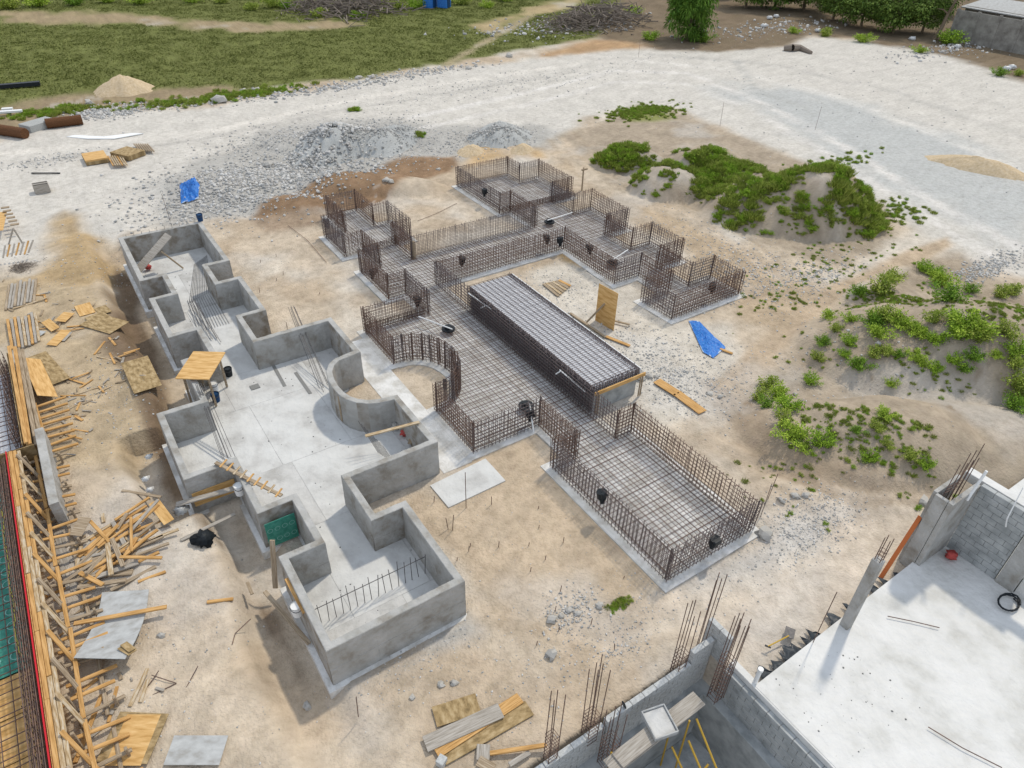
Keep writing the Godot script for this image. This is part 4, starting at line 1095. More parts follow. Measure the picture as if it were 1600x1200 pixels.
func tarp(called: String, label: String, pts: Array, hgt: float):
	var c := Vector3.ZERO
	for p in pts:
		c += p
	c /= pts.size()
	var b := MB.new()
	var back := MB.new()
	var n := 16
	for i in pts.size():
		var p: Vector3 = pts[i]
		var q: Vector3 = pts[(i + 1) % pts.size()]
		for r in n:
			for s in n:
				var corner := func(rr: float, ss: float) -> Vector3:
					var e := c.lerp(p.lerp(q, ss / n), rr / n)
					var f: float = 1.0 - rr / n
					var y: float = ground(e.x, e.z) + .03 + hgt * (.25 + absf(nz2.get_noise_2d(e.x * 26.0, e.z * 14.0)) * 1.6 + absf(nz.get_noise_2d(e.x * 60.0, e.z * 45.0)) * .9) * (.25 + f)
					return Vector3(e.x, y, e.z) - c
				var a0: Vector3 = corner.call(r, s)
				var a1: Vector3 = corner.call(r + 1, s)
				var a2: Vector3 = corner.call(r + 1, s + 1)
				var a3: Vector3 = corner.call(r, s + 1)
				var w := (a1 - a0 + a2 - a3).cross(a3 - a0 + a2 - a1).normalized()
				if w.y < 0:
					w = -w
				var tgt := back if (r == n - 1 and (i + s / 3) % 4 == 0) else b
				tgt.quad(a0, a1, a2, a3, w)
	var t := thing(called, label, "tarpaulin", c)
	put(b.mesh(M.tarp), "sheet", t)
	if back.v.size():
		put(back.mesh(M.tarp_back), "turned_hem", t)

# ---------------------------------------------------------------- small things
func small_things():
	var bk := MB.new()
	bk.tube([Vector3.ZERO, Vector3(0, .36, 0), Vector3(0, .36, 0), Vector3(0, .33, 0)], [.13, .16, .14, .14], 14)
	for e in [[Vector3(-3.22, 0.12, -13.13), "navy", "blue bucket on the pool floor below the plywood platform"], [Vector3(-3.08, 0.12, -13.83), "pvc", "white bucket beside the blue bucket under the platform"], [Vector3(-2.35, 0.12, -14.53), "black", "small dark bucket alone on the pool floor"], [Vector3(-3.40, 0.00, -23.61), "pvc", "white bucket outside the notch of the pool shell"], [Vector3(-0.01, 1.45, -26.92), "navy", "navy bucket on the far corner of the pool rim"], [Vector3(-4.03, 0.90, -1.81), "pvc", "pale bucket hanging at the trench side of the pool wall"], [Vector3(-4.00, 0.90, -6.96), "pvc", "white bucket by the plank bridge"]]:
		var b := thing("bucket", e[2], "bucket", e[0])
		var bm := bk.mesh(M[e[1]])
		put(bm, "body", b)
		var hd := MB.new()
		for k in 8:
			hd.bar(Vector3(-.16 * cos(PI * k / 8.0), .36 - .1 * sin(PI * k / 8.0), .17 * sin(PI * k / 8.0)), Vector3(-.16 * cos(PI * (k + 1) / 8.0), .36 - .1 * sin(PI * (k + 1) / 8.0), .17 * sin(PI * (k + 1) / 8.0)), .012)
		put(hd.mesh(M.new_bar), "handle", b)
	for e in [[Vector3(1.90, 0.20, -7.52), "redplastic", "red and white ball-shaped float in the corner bay"], [Vector3(1.93, 0.20, -6.95), "timber_old", "brown clay jar in the corner bay"], [Vector3(1.81, 0.20, -8.06), "stone", "pale round stone in the corner bay"], [Vector3(13.10, 0.40, 6.35), "redplastic", "red plastic pot by the sunken building wall"], [Vector3(-3.18, 0.20, -25.44), "redplastic", "red rag bundle under the propped board"]]:
		var mb := MB.new()
		blob(mb, .15, .8, 5)
		lone(mb.mesh(M[e[1]]), "round_object", e[2], "object", at(e[0] + Vector3.UP * .1))
	var bag := MB.new()
	blob(bag, .3, .5, 9)
	lone(bag.mesh(M.black), "black_bag", "black plastic bag lying on the bank by the weathered plank", "bag", at(Vector3(-5.41, 0.60, -6.03)))
	var g2 := MB.new()
	blob(g2, .2, .4, 19)
	lone(g2.mesh(M.ply_grey), "grey_bag", "grey empty cement bag under the plank bridge", "bag", at(Vector3(-5.69, 0.55, -7.62)))
	for p in [Vector3(-6.32, 0.40, -9.82), Vector3(-6.01, 0.30, -11.01), Vector3(-6.32, 0.30, -9.34)]:
		var lb := MB.new()
		blob(lb, .12, .4, 4)
		lone(lb.mesh(M.pvc), "litter", "pale scrap of litter in the trench", "litter", at(p), "litter in the trench")
	# marking rods and rebar pieces on the ground
	var gr := "survey rods stuck in the ground"
	for e in [[Vector3(-0.92, 0.00, -31.17), 1.6], [Vector3(2.03, 0.00, -3.43), 1.6], [Vector3(1.10, 0.00, -2.96), .5], [Vector3(9.87, 0.00, 1.98), 1.5], [Vector3(10.59, 0.00, 1.63), 1.3], [Vector3(2.78, 0.00, 3.10), .3], [Vector3(40.13, 0.00, -28.23), 1.8], [Vector3(46.09, 0.00, -23.71), 1.8], [Vector3(50.43, 0.00, -49.54), 1.6], [Vector3(7.21, 0.35, 5.96), 2.2], [Vector3(-3.71, 0.00, 1.12), .9], [Vector3(1.19, 0.00, -2.85), .7], [Vector3(2.81, 0.00, -3.12), .4], [Vector3(1.28, 0.00, -4.22), .3]]:
		var mb := MB.new()
		mb.tube([Vector3.ZERO, Vector3(rng.randf_range(-.05, .05), e[1], rng.randf_range(-.05, .05))], [.012, .012], 6)
		lone(mb.mesh(M.rebar), "steel_rod", "thin steel rod standing upright in bare ground", "rod", at(e[0]), gr)
	for k in 26:
		var p := Vector3(rng.randf_range(.6, 5.0), 0, rng.randf_range(-2.2, 2.4)) if k < 16 else Vector3(rng.randf_range(.5, 3.2), 0, rng.randf_range(-24, -15.5))
		p.y = ground(p.x, p.z)
		var mb := MB.new()
		mb.tube([Vector3.ZERO, Vector3(.01, rng.randf_range(.1, .28), .01)], [.012, .012], 5)
		lone(mb.mesh(M.rebar), "steel_stub", "short rusty bar stub poking from the tan soil between pools", "rod", at(p), "bar stubs between the pools")
	for e in [[Vector3(-8.13, 0.50, -1.79), Vector3(-7.61, 0.50, -2.23), Vector3(-7.46, 0.50, -2.38)], [Vector3(-7.88, 0.50, -1.79), Vector3(-7.17, 0.50, -1.80), Vector3(-7.63, 0.50, -2.35)], [Vector3(-6.61, 0.50, -1.99), Vector3(-7.05, 0.50, -1.49), Vector3(-6.90, 0.50, -0.70)], [Vector3(-5.09, 0.50, -2.64), Vector3(-5.56, 0.50, -2.42), Vector3(-5.72, 0.50, -2.14)], [Vector3(10.98, 0.05, -24.09), Vector3(12.40, 0.05, -24.45), Vector3(14.21, 0.05, -25.18)], [Vector3(-6.83, 0.40, -27.38), Vector3(-6.70, 0.40, -26.11), Vector3(-6.56, 0.40, -25.42)], [Vector3(9.61, 0.40, 6.57), Vector3(10.07, 0.40, 7.07), Vector3(10.48, 0.40, 7.56)], [Vector3(7.61, 0.40, 8.97), Vector3(7.82, 0.40, 9.70), Vector3(8.15, 0.40, 10.45)], [Vector3(4.49, 0.05, -27.24), Vector3(4.73, 0.05, -24.89), Vector3(4.63, 0.05, -21.89)], [Vector3(-8.42, 0.50, -5.42), Vector3(-7.92, 0.50, -4.62), Vector3(-9.10, 0.50, -5.02)]]:
		var mb := MB.new()
		mb.bar(e[0], e[1], .018)
		mb.bar(e[1], e[2], .018)
		lone(mb.mesh(M.rebar), "bent_bar", "bent piece of reinforcing bar lying on the ground", "rod", Transform3D.IDENTITY, "loose bars on the ground")
	# corrugated pipes and gear near the field
	for e in [[Vector3(-4.77, 0.35, -52.69), Vector3(-2.38, 0.35, -52.53), .36, "rusty corrugated pipe lying at the field edge beside white rubble"], [Vector3(-8.03, 0.35, -53.11), Vector3(-6.26, 0.35, -50.89), .38, "rusty corrugated pipe cut by the pale sheet at the field edge"]]:
		var mb := MB.new()
		var pts := []
		var rr := []
		for k in 41:
			pts.append(e[0].lerp(e[1], k / 40.0) - e[0])
			rr.append(e[2] * (1.0 if k % 2 else .93))
		mb.tube(pts, rr, 16)
		lone(mb.mesh(M.rustpipe), "corrugated_pipe", e[3], "pipe", at(e[0]))
	lone(boxm(Vector3(2.2, .5, 1.2), M.gravelheap, .03), "concrete_block", "grey concrete block between the rusty pipes", "block", at(Vector3(-5.24, 0.25, -53.05), .55))
	plank(Vector3(-7.40, 0.20, -57.74), Vector3(-5.93, 0.20, -57.39), .35, .15, "pvc", "long white beam at the field edge", "")
	plank(Vector3(-7.21, 0.20, -58.51), Vector3(-6.49, 0.20, -58.34), .35, .15, "pvc", "short white beam beyond the long one", "")
	plank(Vector3(-6.42, 0.10, -53.14), Vector3(-5.75, 0.10, -52.49), .7, .06, "pvc", "pale sheet lying in front of the rusty pipe", "")
	plank(Vector3(-6.89, 0.10, -66.13), Vector3(-3.89, 0.10, -65.74), .5, .3, "black", "long dark green net roll lying in the grass", "")
	plank(Vector3(-6.67, 0.02, -43.07), Vector3(-5.15, 0.02, -42.19), .08, .06, "black", "thin dark bar lying on pale ground", "")
	var lime := slab_poly(PackedVector2Array([v2(Vector3(-3.86, 0.00, -49.87)), v2(Vector3(-2.67, 0.00, -48.67)), v2(Vector3(-1.05, 0.00, -47.75)), v2(Vector3(0.95, 0.00, -47.98)), v2(Vector3(0.39, 0.00, -48.43)), v2(Vector3(-1.60, 0.00, -48.60)), v2(Vector3(-3.31, 0.00, -49.97))]), .0, .05, M.white)
	tag(put(lime, "lime_patch", self), "streak of spilled white lime on the road edge", "lime")
	# signpost
	var sp := thing("timber_stake", "timber stake with a short cross piece behind the cage", "stake", Vector3(22.09, 0.00, -23.03))
	put(boxm(Vector3(.08, 1.5, .08), M.timber_old), "post", sp, at(Vector3(0, .75, 0)))
	put(boxm(Vector3(.45, .1, .08), M.timber_old), "crossbar", sp, at(Vector3(0, 1.4, .09)))
	# shovel
	var sh := thing("shovel", "shovel with orange shaft lying on black plastic beside the slab", "shovel", Vector3(6.55, 0.20, 5.38))
	var s0: Vector3 = Vector3(6.20, 0.20, 5.34) - Vector3(6.55, 0.20, 5.38)
	var s1: Vector3 = Vector3(6.94, 0.20, 5.43) - Vector3(6.55, 0.20, 5.38)
	var sm := MB.new()
	sm.tube([s0, s1], [.02, .02], 8)
	put(sm.mesh(M.pipe), "shaft", sh)
	put(boxm(Vector3(.34, .02, .26), M.new_bar, .005), "blade", sh, at(s1 + Vector3(.1, 0, -.05), .5))
	put(boxm(Vector3(.05, .03, .16), M.black, .01), "handle", sh, at(s0, .5))

func v2(p: Vector3) -> Vector2:
	return Vector2(p.x, p.z)

func blob(b: MB, r: float, squash: float, sd: int):
	var n := 10
	var f := func(i: int, j: int) -> Vector3:
		var t := PI * i / n
		var p := TAU * (j % (n * 2)) / (n * 2)
		var d := Vector3(sin(t) * cos(p), cos(t) * squash, sin(t) * sin(p))
		return d * r * (1.0 + .9 * nz2.get_noise_3d(d.x * 60.0 + sd * 31, d.y * 60.0, d.z * 60.0))
	for i in n:
		for j in n * 2:
			var a: Vector3 = f.call(i, j)
			var c: Vector3 = f.call(i + 1, j)
			var d: Vector3 = f.call(i + 1, j + 1)
			var e: Vector3 = f.call(i, j + 1)
			var w := (a + c + d + e).normalized()
			b.quad(a, c, d, e, w)

# ---------------------------------------------------------------- sunken room and slab at the lower right
func block_wall(t: Node3D, a: Vector3, b: Vector3, y0: float, courses: int, th := .15, m := "block"):
	var d := b - a
	var len := d.length()
	var ux := d.normalized()
	var ang := -atan2(ux.z, ux.x)
	var core := put(boxm(Vector3(len - .02, courses * .2 - .01, th - .03), M.mortar, 0), "mortar_core", t, Transform3D(Basis(Vector3.UP, ang), (a + b) * .5 + Vector3.UP * (y0 + courses * .1 - .005)))
	core.set_meta("label", "dark recessed mortar joints")
	var full := boxm(Vector3(.388, .188, th), M[m], .008)
	for c in courses:
		var x := -.2 if c % 2 else 0.0
		while x < len:
			var x0 := maxf(x, 0.0)
			var x1 := minf(x + .4, len)
			if x1 - x0 > .05:
				var p := a + ux * (x0 + x1) * .5 + Vector3.UP * (y0 + c * .2 + .1) + ux.cross(Vector3.UP) * rng.randf_range(-.004, .004)
				var me := full if x1 - x0 > .39 else boxm(Vector3(x1 - x0 - .012, .188, th), M[m], .008)
				put(me, "block", t, Transform3D(Basis(Vector3.UP, ang + rng.randf_range(-.008, .008)), p))
			x += .4

func bar_cluster(p: Vector3, top: float, nb: int, label: String, w := .2, hoops := 8, group := ""):
	var b := MB.new()
	var sp := []
	for k in nb:
		var q := Vector3(w * (.5 if k % 2 else -.5), 0, w * ((k / 2) % 2 - .5)) + Vector3(rng.randf_range(-.02, .02), 0, rng.randf_range(-.02, .02)) + (Vector3(.12, 0, 0) * (k / 4))
		sp.append(q)
		b.tube([q, q + Vector3(rng.randf_range(-.04, .04), top - p.y + rng.randf_range(-.35, .1), rng.randf_range(-.04, .04))], [.012, .012], 5)
	for h in hoops:
		var y := .12 + h * .16
		var e := w * .56
		var cs := [Vector3(-e, y, -e), Vector3(e, y, -e), Vector3(e, y, e), Vector3(-e, y, e)]
		for k in 4:
			b.bar(cs[k], cs[(k + 1) % 4] + Vector3(0, rng.randf_range(-.01, .01), 0), .012)
	lone(b.mesh(M.rebar), "column_bars", label, "rebar", at(p), group)

func lower_building():
	var t := thing("floor_slab", "broad white concrete floor slab of a building under construction", "slab", Vector3(8, 0, 9))
	put(slab_poly(PackedVector2Array([Vector2(-3.05, -3.05), Vector2(5.6, -3.2), Vector2(14, -3.2), Vector2(14, 6), Vector2(-3.05, 6)]), -.3, .33, M.slab), "slab", t)
	var pf := MB.new()
	var fp := func(u: int, w: int) -> Vector3:
		var x := lerpf(-2.7, 3.7, u / 90.0)
		var wide := .45 * clampf(.4 + nz.get_noise_2d(u * 3.0, 3.0) * 1.4, .1, 1.0)
		var z := -3.06 - wide * w / 7.0
		return Vector3(x, maxf(ground(8.0 + x, 9.0 + z), -.05) + .1 + .1 * absf(nz2.get_noise_2d(u * 4.0, w * 6.0)) + (.06 if w < 2 else 0.0), z)
	for u in 90:
		for w in 7:
			var n0: Vector3 = fp.call(u, w)
			var n1: Vector3 = fp.call(u + 1, w)
			var n2: Vector3 = fp.call(u + 1, w + 1)
			var n3: Vector3 = fp.call(u, w + 1)
			var nn := (n2 - n0).cross(n1 - n3).normalized()
			pf.quad(n0, n1, n2, n3, nn if nn.y > 0 else -nn)
	lone(pf.mesh(M.film_black), "plastic_film", "crumpled black plastic film along the edge of the white slab", "plastic film", at(Vector3(8, 0, 9)))
	var col := thing("concrete_column", "slender grey concrete column with bars sticking out of its top", "column", Vector3(8.42, .33, 6.1))
	put(boxm(Vector3(.24, 2.75, .24), M.concrete, .012), "shaft", col, at(Vector3(0, 1.375, 0)))
	var cb := MB.new()
	for s in [[-.07, -.07], [.07, -.07], [.07, .07], [-.07, .07]]:
		cb.tube([Vector3(s[0], 2.7, s[1]), Vector3(s[0] * 1.1, 3.55, s[1])], [.011, .011], 6)
	for k in 3:
		for j in 4:
			var cs := [Vector3(-.08, 2.85 + k * .12, -.08), Vector3(.08, 2.85 + k * .12, -.08), Vector3(.08, 2.85 + k * .12, .08), Vector3(-.08, 2.85 + k * .12, .08)]
			cb.bar(cs[j], cs[(j + 1) % 4], .01)
	put(cb.mesh(M.rebar), "starter_bars", col, Transform3D.IDENTITY, true)
	var pp := MB.new()
	pp.tube([Vector3(0, -.1, 0), Vector3(.03, .55, 0), Vector3(.03, .55, 0), Vector3(.03, .62, 0)], [.055, .055, .075, .07], 14)
	lone(pp.mesh(M.pvc), "drain_pipe", "short pale plastic pipe standing at the slab corner", "pipe", at(Vector3(5.01, 0.30, 5.89)))
	# sunken room
	var r := thing("sunken_room", "sunken grey block room with a bench ledge beside the white slab", "room", Vector3(2.2, 0, 6.5))
	put(boxm(Vector3(6.2, .3, 7.0), M.render, 0), "floor", r, at(Vector3(-.1, -3.2, 2.0)))
	put(boxm(Vector3(5.9, 2.1, .5), M.render, .015), "retaining_wall", r, at(Vector3(-.28, -2.1, -1.76)))
	put(boxm(Vector3(.42, 2.1, 6.5), M.render, .015), "retaining_wall", r, at(Vector3(2.49, -2.1, 1.72)))
	block_wall(r, Vector3(-1.0, 0, -1.9), Vector3(1.8, 0, -1.9), -1.05, 7)
	block_wall(r, Vector3(-3.4, 0, -1.92), Vector3(-1.03, 0, -1.92), -1.05, 6)
	put(boxm(Vector3(.2, 3.2, 6.5), M.render, .01), "retaining_wall", r, at(Vector3(-3.3, -1.65, 1.75)))
	block_wall(r, Vector3(2.62, 0, -1.35), Vector3(2.62, 0, 4.5), -1.05, 6, .15, "render")
	block_wall(r, Vector3(2.72, 0, -2.25), Vector3(2.72, 0, -1.5), -1.05, 11)
	block_wall(r, Vector3(1.83, 0, -1.94), Vector3(2.6, 0, -1.94), -1.05, 9)
	put(boxm(Vector3(.2, 1.36, 5.9), M.slab, .01), "slab_edge", r, at(Vector3(2.8, -.36, 1.6)))
	bar_cluster(Vector3(-.38, -.1, 4.5), 3.0, 4, "thin cluster of four column bars at the end of the low wall")
	bar_cluster(Vector3(.78, -.3, 4.52), 3.0, 6, "cluster of column bars with hoops beside the white-topped block wall", .26)
	bar_cluster(Vector3(1.05, -1.0, 5.0), 1.4, 6, "short column bars rising inside the sunken room corner", .3)
	bar_cluster(Vector3(3.7, -.3, 4.5), 3.0, 5, "cluster of column bars between block wall and taller stub", .24)
	bar_cluster(Vector3(4.55, -.6, 4.4), 3.3, 4, "tall bundled pair of bars in front of the block stub", .12, 3)
	bar_cluster(Vector3(4.35, -.6, 5.35), 2.9, 8, "rusty hooped column bars at the inner corner of the sunken room", .24, 12)
	bar_cluster(Vector3(2.7, -3.0, 6.6), -1.4, 6, "short hooped bars standing on the floor of the sunken room", .24)
	var sc := thing("scaffold_planks", "pale scaffold planks on yellow tube trestle in the sunken room", "scaffold", Vector3(2.1, 0, 5.4))
	put(boxm(Vector3(3.0, .05, .42), M.timber_grey, .006), "plank", sc, at(Vector3(0, .18, .02), .03))
	put(boxm(Vector3(1.5, .05, .4), M.timber_grey, .006), "plank", sc, at(Vector3(-.5, .235, .03), .04))
	for x in [.9, -1.2]:
		for s in [-.2, .25]:
			var mb := MB.new()
			mb.tube([Vector3(x, .14, s), Vector3(x + .1, -3.05, s)], [.025, .025], 8)
			put(mb.mesh(M.pipe), "leg", sc)
	for s in [[Vector3(1.1, .1, .3), Vector3(1.0, -1.6, 2.2)], [Vector3(.7, -.2, .5), Vector3(.7, -1.8, 2.2)], [Vector3(.4, -.5, .3), Vector3(.5, -2.3, 2.2)], [Vector3(1.05, -.9, 1.0), Vector3(.2, -1.4, 1.1)]]:
		var mb := MB.new()
		mb.tube([s[0], s[1]], [.028, .028], 8)
		put(mb.mesh(M.pipe), "brace_tube", sc)
	var tr := thing("mortar_tray", "shallow grey tray of wet mortar on the scaffold planks", "tray", Vector3(2.25, .27, 5.35), -.25)
	put(boxm(Vector3(.62, .03, .72), M.timber_grey, .004), "base", tr, at(Vector3(0, .02, 0)))
	for s in [[Vector3(.3, .08, 0), Vector3(.03, .14, .72)], [Vector3(-.3, .08, 0), Vector3(.03, .14, .72)], [Vector3(0, .08, .35), Vector3(.57, .14, .03)], [Vector3(0, .08, -.35), Vector3(.57, .14, .03)]]:
		put(boxm(s[1], M.ply_grey, .004), "side", tr, at(s[0]))
	put(boxm(Vector3(.56, .05, .66), M.floor_b, .02), "mortar", tr, at(Vector3(0, .07, 0)))
	lone(boxm(Vector3(.04, .3, .1), M.black, .01), "trowel", "black tool standing on top of the block wall", "tool", Transform3D(Basis(Vector3.BACK, .3), Vector3(1.75, .5, 4.6)))
	# tall hollow pier and walls at the right
	var w := thing("wall_pier", "tall grey concrete pier with a hollow top full of bars", "pier", Vector3(12.1, 0, 5.55))
	put(boxm(Vector3(.5, 2.9, .14), M.concrete, .01), "front_face", w, at(Vector3(.2, 1.45, .4)))
	put(boxm(Vector3(.12, 2.9, .36), M.concrete, .01), "side_face", w, at(Vector3(0, 1.45, .14)))
	put(boxm(Vector3(1.25, 2.9, .12), M.concrete, .01), "back_face", w, at(Vector3(.68, 1.45, -.1)))
	put(boxm(Vector3(.95, 2.9, .14), M.concrete, .01), "return_face", w, at(Vector3(.93, 1.451, .4)))
	var hb := MB.new()
	for k in 7:
		hb.tube([Vector3(.15 + k * .16, 1.5, .08 + .12 * (k % 2)), Vector3(.2 + k * .17, 3.9 + rng.randf() * .5, .08 + .1 * (k % 2))], [.012, .012], 6)
	for k in 3:
		hb.bar(Vector3(.1, 2.98 + k * .12, .1), Vector3(.7, 2.98 + k * .12, .16), .014)
	put(hb.mesh(M.rebar), "pier_bars", w, Transform3D.IDENTITY, true)
	var pt := MB.new()
	pt.tube([Vector3(.75, 2.7, .5), Vector3(1.0, 3.7, .5)], [.04, .04], 8)
	put(pt.mesh(M.pvc), "conduit", w)
	put(boxm(Vector3(2.2, .06, .12), M.orange, .006), "orange_plank", w, along(Vector3(-1.0, .1, .0), Vector3(.0, 1.7, -.14)))
	var rw := thing("block_wall", "rendered grey block wall with faint block joints behind the white slab", "wall", Vector3(13.55, 0, 6))
	block_wall(rw, Vector3(0, 0, .02), Vector3(0, 0, 1.5), .33, 13, .16, "render")
	put(boxm(Vector3(.3, .3, 3.5), M.slab, .01), "ring_beam", rw, at(Vector3(.32, 2.75, 1.2)))
	put(boxm(Vector3(.3, 2.5, .5), M.concrete, .01), "jamb", rw, at(Vector3(.02, 1.55, 1.78)))
	put(boxm(Vector3(.3, .55, 2.2), M.slab, .01), "sill_wall", rw, at(Vector3(.1, .6, 3.15)))
	put(boxm(Vector3(.2, .75, 2.2), M.concrete, .01), "sill_wall", rw, at(Vector3(.9, .3, 3.15)))
	put(boxm(Vector3(.05, 2.3, 2.4), M.green, .01), "interior_shade_panel", rw, at(Vector3(1.6, 1.2, 3.0)))  # dark interior beyond the opening, its shade put in as a green panel
	var cd := MB.new()
	cd.tube([Vector3(-.12, 2.2, 1.05), Vector3(-.25, 2.55, 1.0), Vector3(-.1, 3.6, .9)], [.025, .02, .012], 8)
	put(cd.mesh(M.pvc), "conduit", rw)
	var hs := MB.new()
	var hp := []
	var hr := []
	for k in 26:
		var a := k * .55
		hp.append(Vector3(cos(a) * (.3 + .004 * k), .03 + .01 * k * .3, sin(a) * .24))
		hr.append(.025)
	hs.tube(hp, hr, 7)
	lone(hs.mesh(M.black), "hose_coil", "coil of dark hose lying on the white slab by the low wall", "hose", at(Vector3(12.91, 0.36, 8.17)))

# ---------------------------------------------------------------- heaps and stones
func heap(called: String, label: String, c: Vector3, rx: float, rz: float, h: float, turn: float, m: String, rough := .2):
	var b := MB.new()
	var nr := 16
	var na := 40
	c.y = ground(c.x, c.z)
	var f := func(i: int, j: int) -> Vector3:
		var a := TAU * (j % na) / na
		var q := float(i) / nr
		var e := 1.0 + .25 * nz.get_noise_2d(cos(a) * 60.0 + c.x * 9.0, sin(a) * 60.0 + c.z)
		var p := Vector3(cos(a) * rx * q * e, 0, sin(a) * rz * q * e)
		var g := p.rotated(Vector3.UP, turn) + c
		p.y = h * (1.0 - q) * (.75 + .25 * q) + rough * h * (nz2.get_noise_2d(p.x * 12.0 + c.x, p.z * 12.0) + .5 * nz2.get_noise_2d(p.x * 28.0, p.z * 28.0)) * (1.0 - q) - .12 * q * q + ground(g.x, g.z) - c.y
		return p
	for i in nr:
		for j in na:
			var p0: Vector3 = f.call(i, j)
			var p1: Vector3 = f.call(i + 1, j)
			var p2: Vector3 = f.call(i + 1, j + 1)
			var p3: Vector3 = f.call(i, j + 1)
			b.quad(p0, p1, p2, p3, Vector3.UP)
			var k := b.n.size() - 4
			for s in [[0, i, j], [1, i + 1, j], [2, i + 1, j + 1], [3, i, j + 1]]:
				var da: Vector3 = f.call(s[1], s[2] + 1) - f.call(s[1], s[2] + na - 1)
				var dr: Vector3 = f.call(mini(s[1] + 1, nr), s[2]) - f.call(maxi(s[1] - 1, 0), s[2])
				var w := da.cross(dr).normalized()
				b.n[k + s[0]] = Vector3.UP if s[1] == 0 else (w if w.y > 0 else -w)
	lone(b.mesh(M[m]), called, label, "heap", at(c, turn))

func rock_mesh(sd: int) -> ArrayMesh:
	var b := MB.new()
	var n := 4
	var f := func(i: int, j: int) -> Vector3:
		var t := PI * i / n
		var p := TAU * (j % 7) / 7.0
		var d := Vector3(sin(t) * cos(p), cos(t) * .7, sin(t) * sin(p))
		return d * (1.0 + 1.1 * nz2.get_noise_3d(d.x * 50.0 + sd * 37, d.y * 70.0, d.z * 70.0))
	for i in n:
		for j in 7:
			var a: Vector3 = f.call(i, j)
			var c: Vector3 = f.call(i + 1, j)
			var d: Vector3 = f.call(i + 1, j + 1)
			var e: Vector3 = f.call(i, j + 1)
			b.quad(a, c, d, e, (a + c + d + e).normalized())
	return b.mesh(M.stone)

func scatter(called: String, label: String, cat: String, mesh: Mesh, xf: Array):
	var mm := MultiMesh.new()
	mm.transform_format = MultiMesh.TRANSFORM_3D
	mm.mesh = mesh
	mm.instance_count = xf.size()
	for k in xf.size():
		mm.set_instance_transform(k, xf[k])
	var o := MultiMeshInstance3D.new()
	o.name = numbered(called)
	o.multimesh = mm
	add_child(o)
	tag(o, label, cat, "", "stuff")

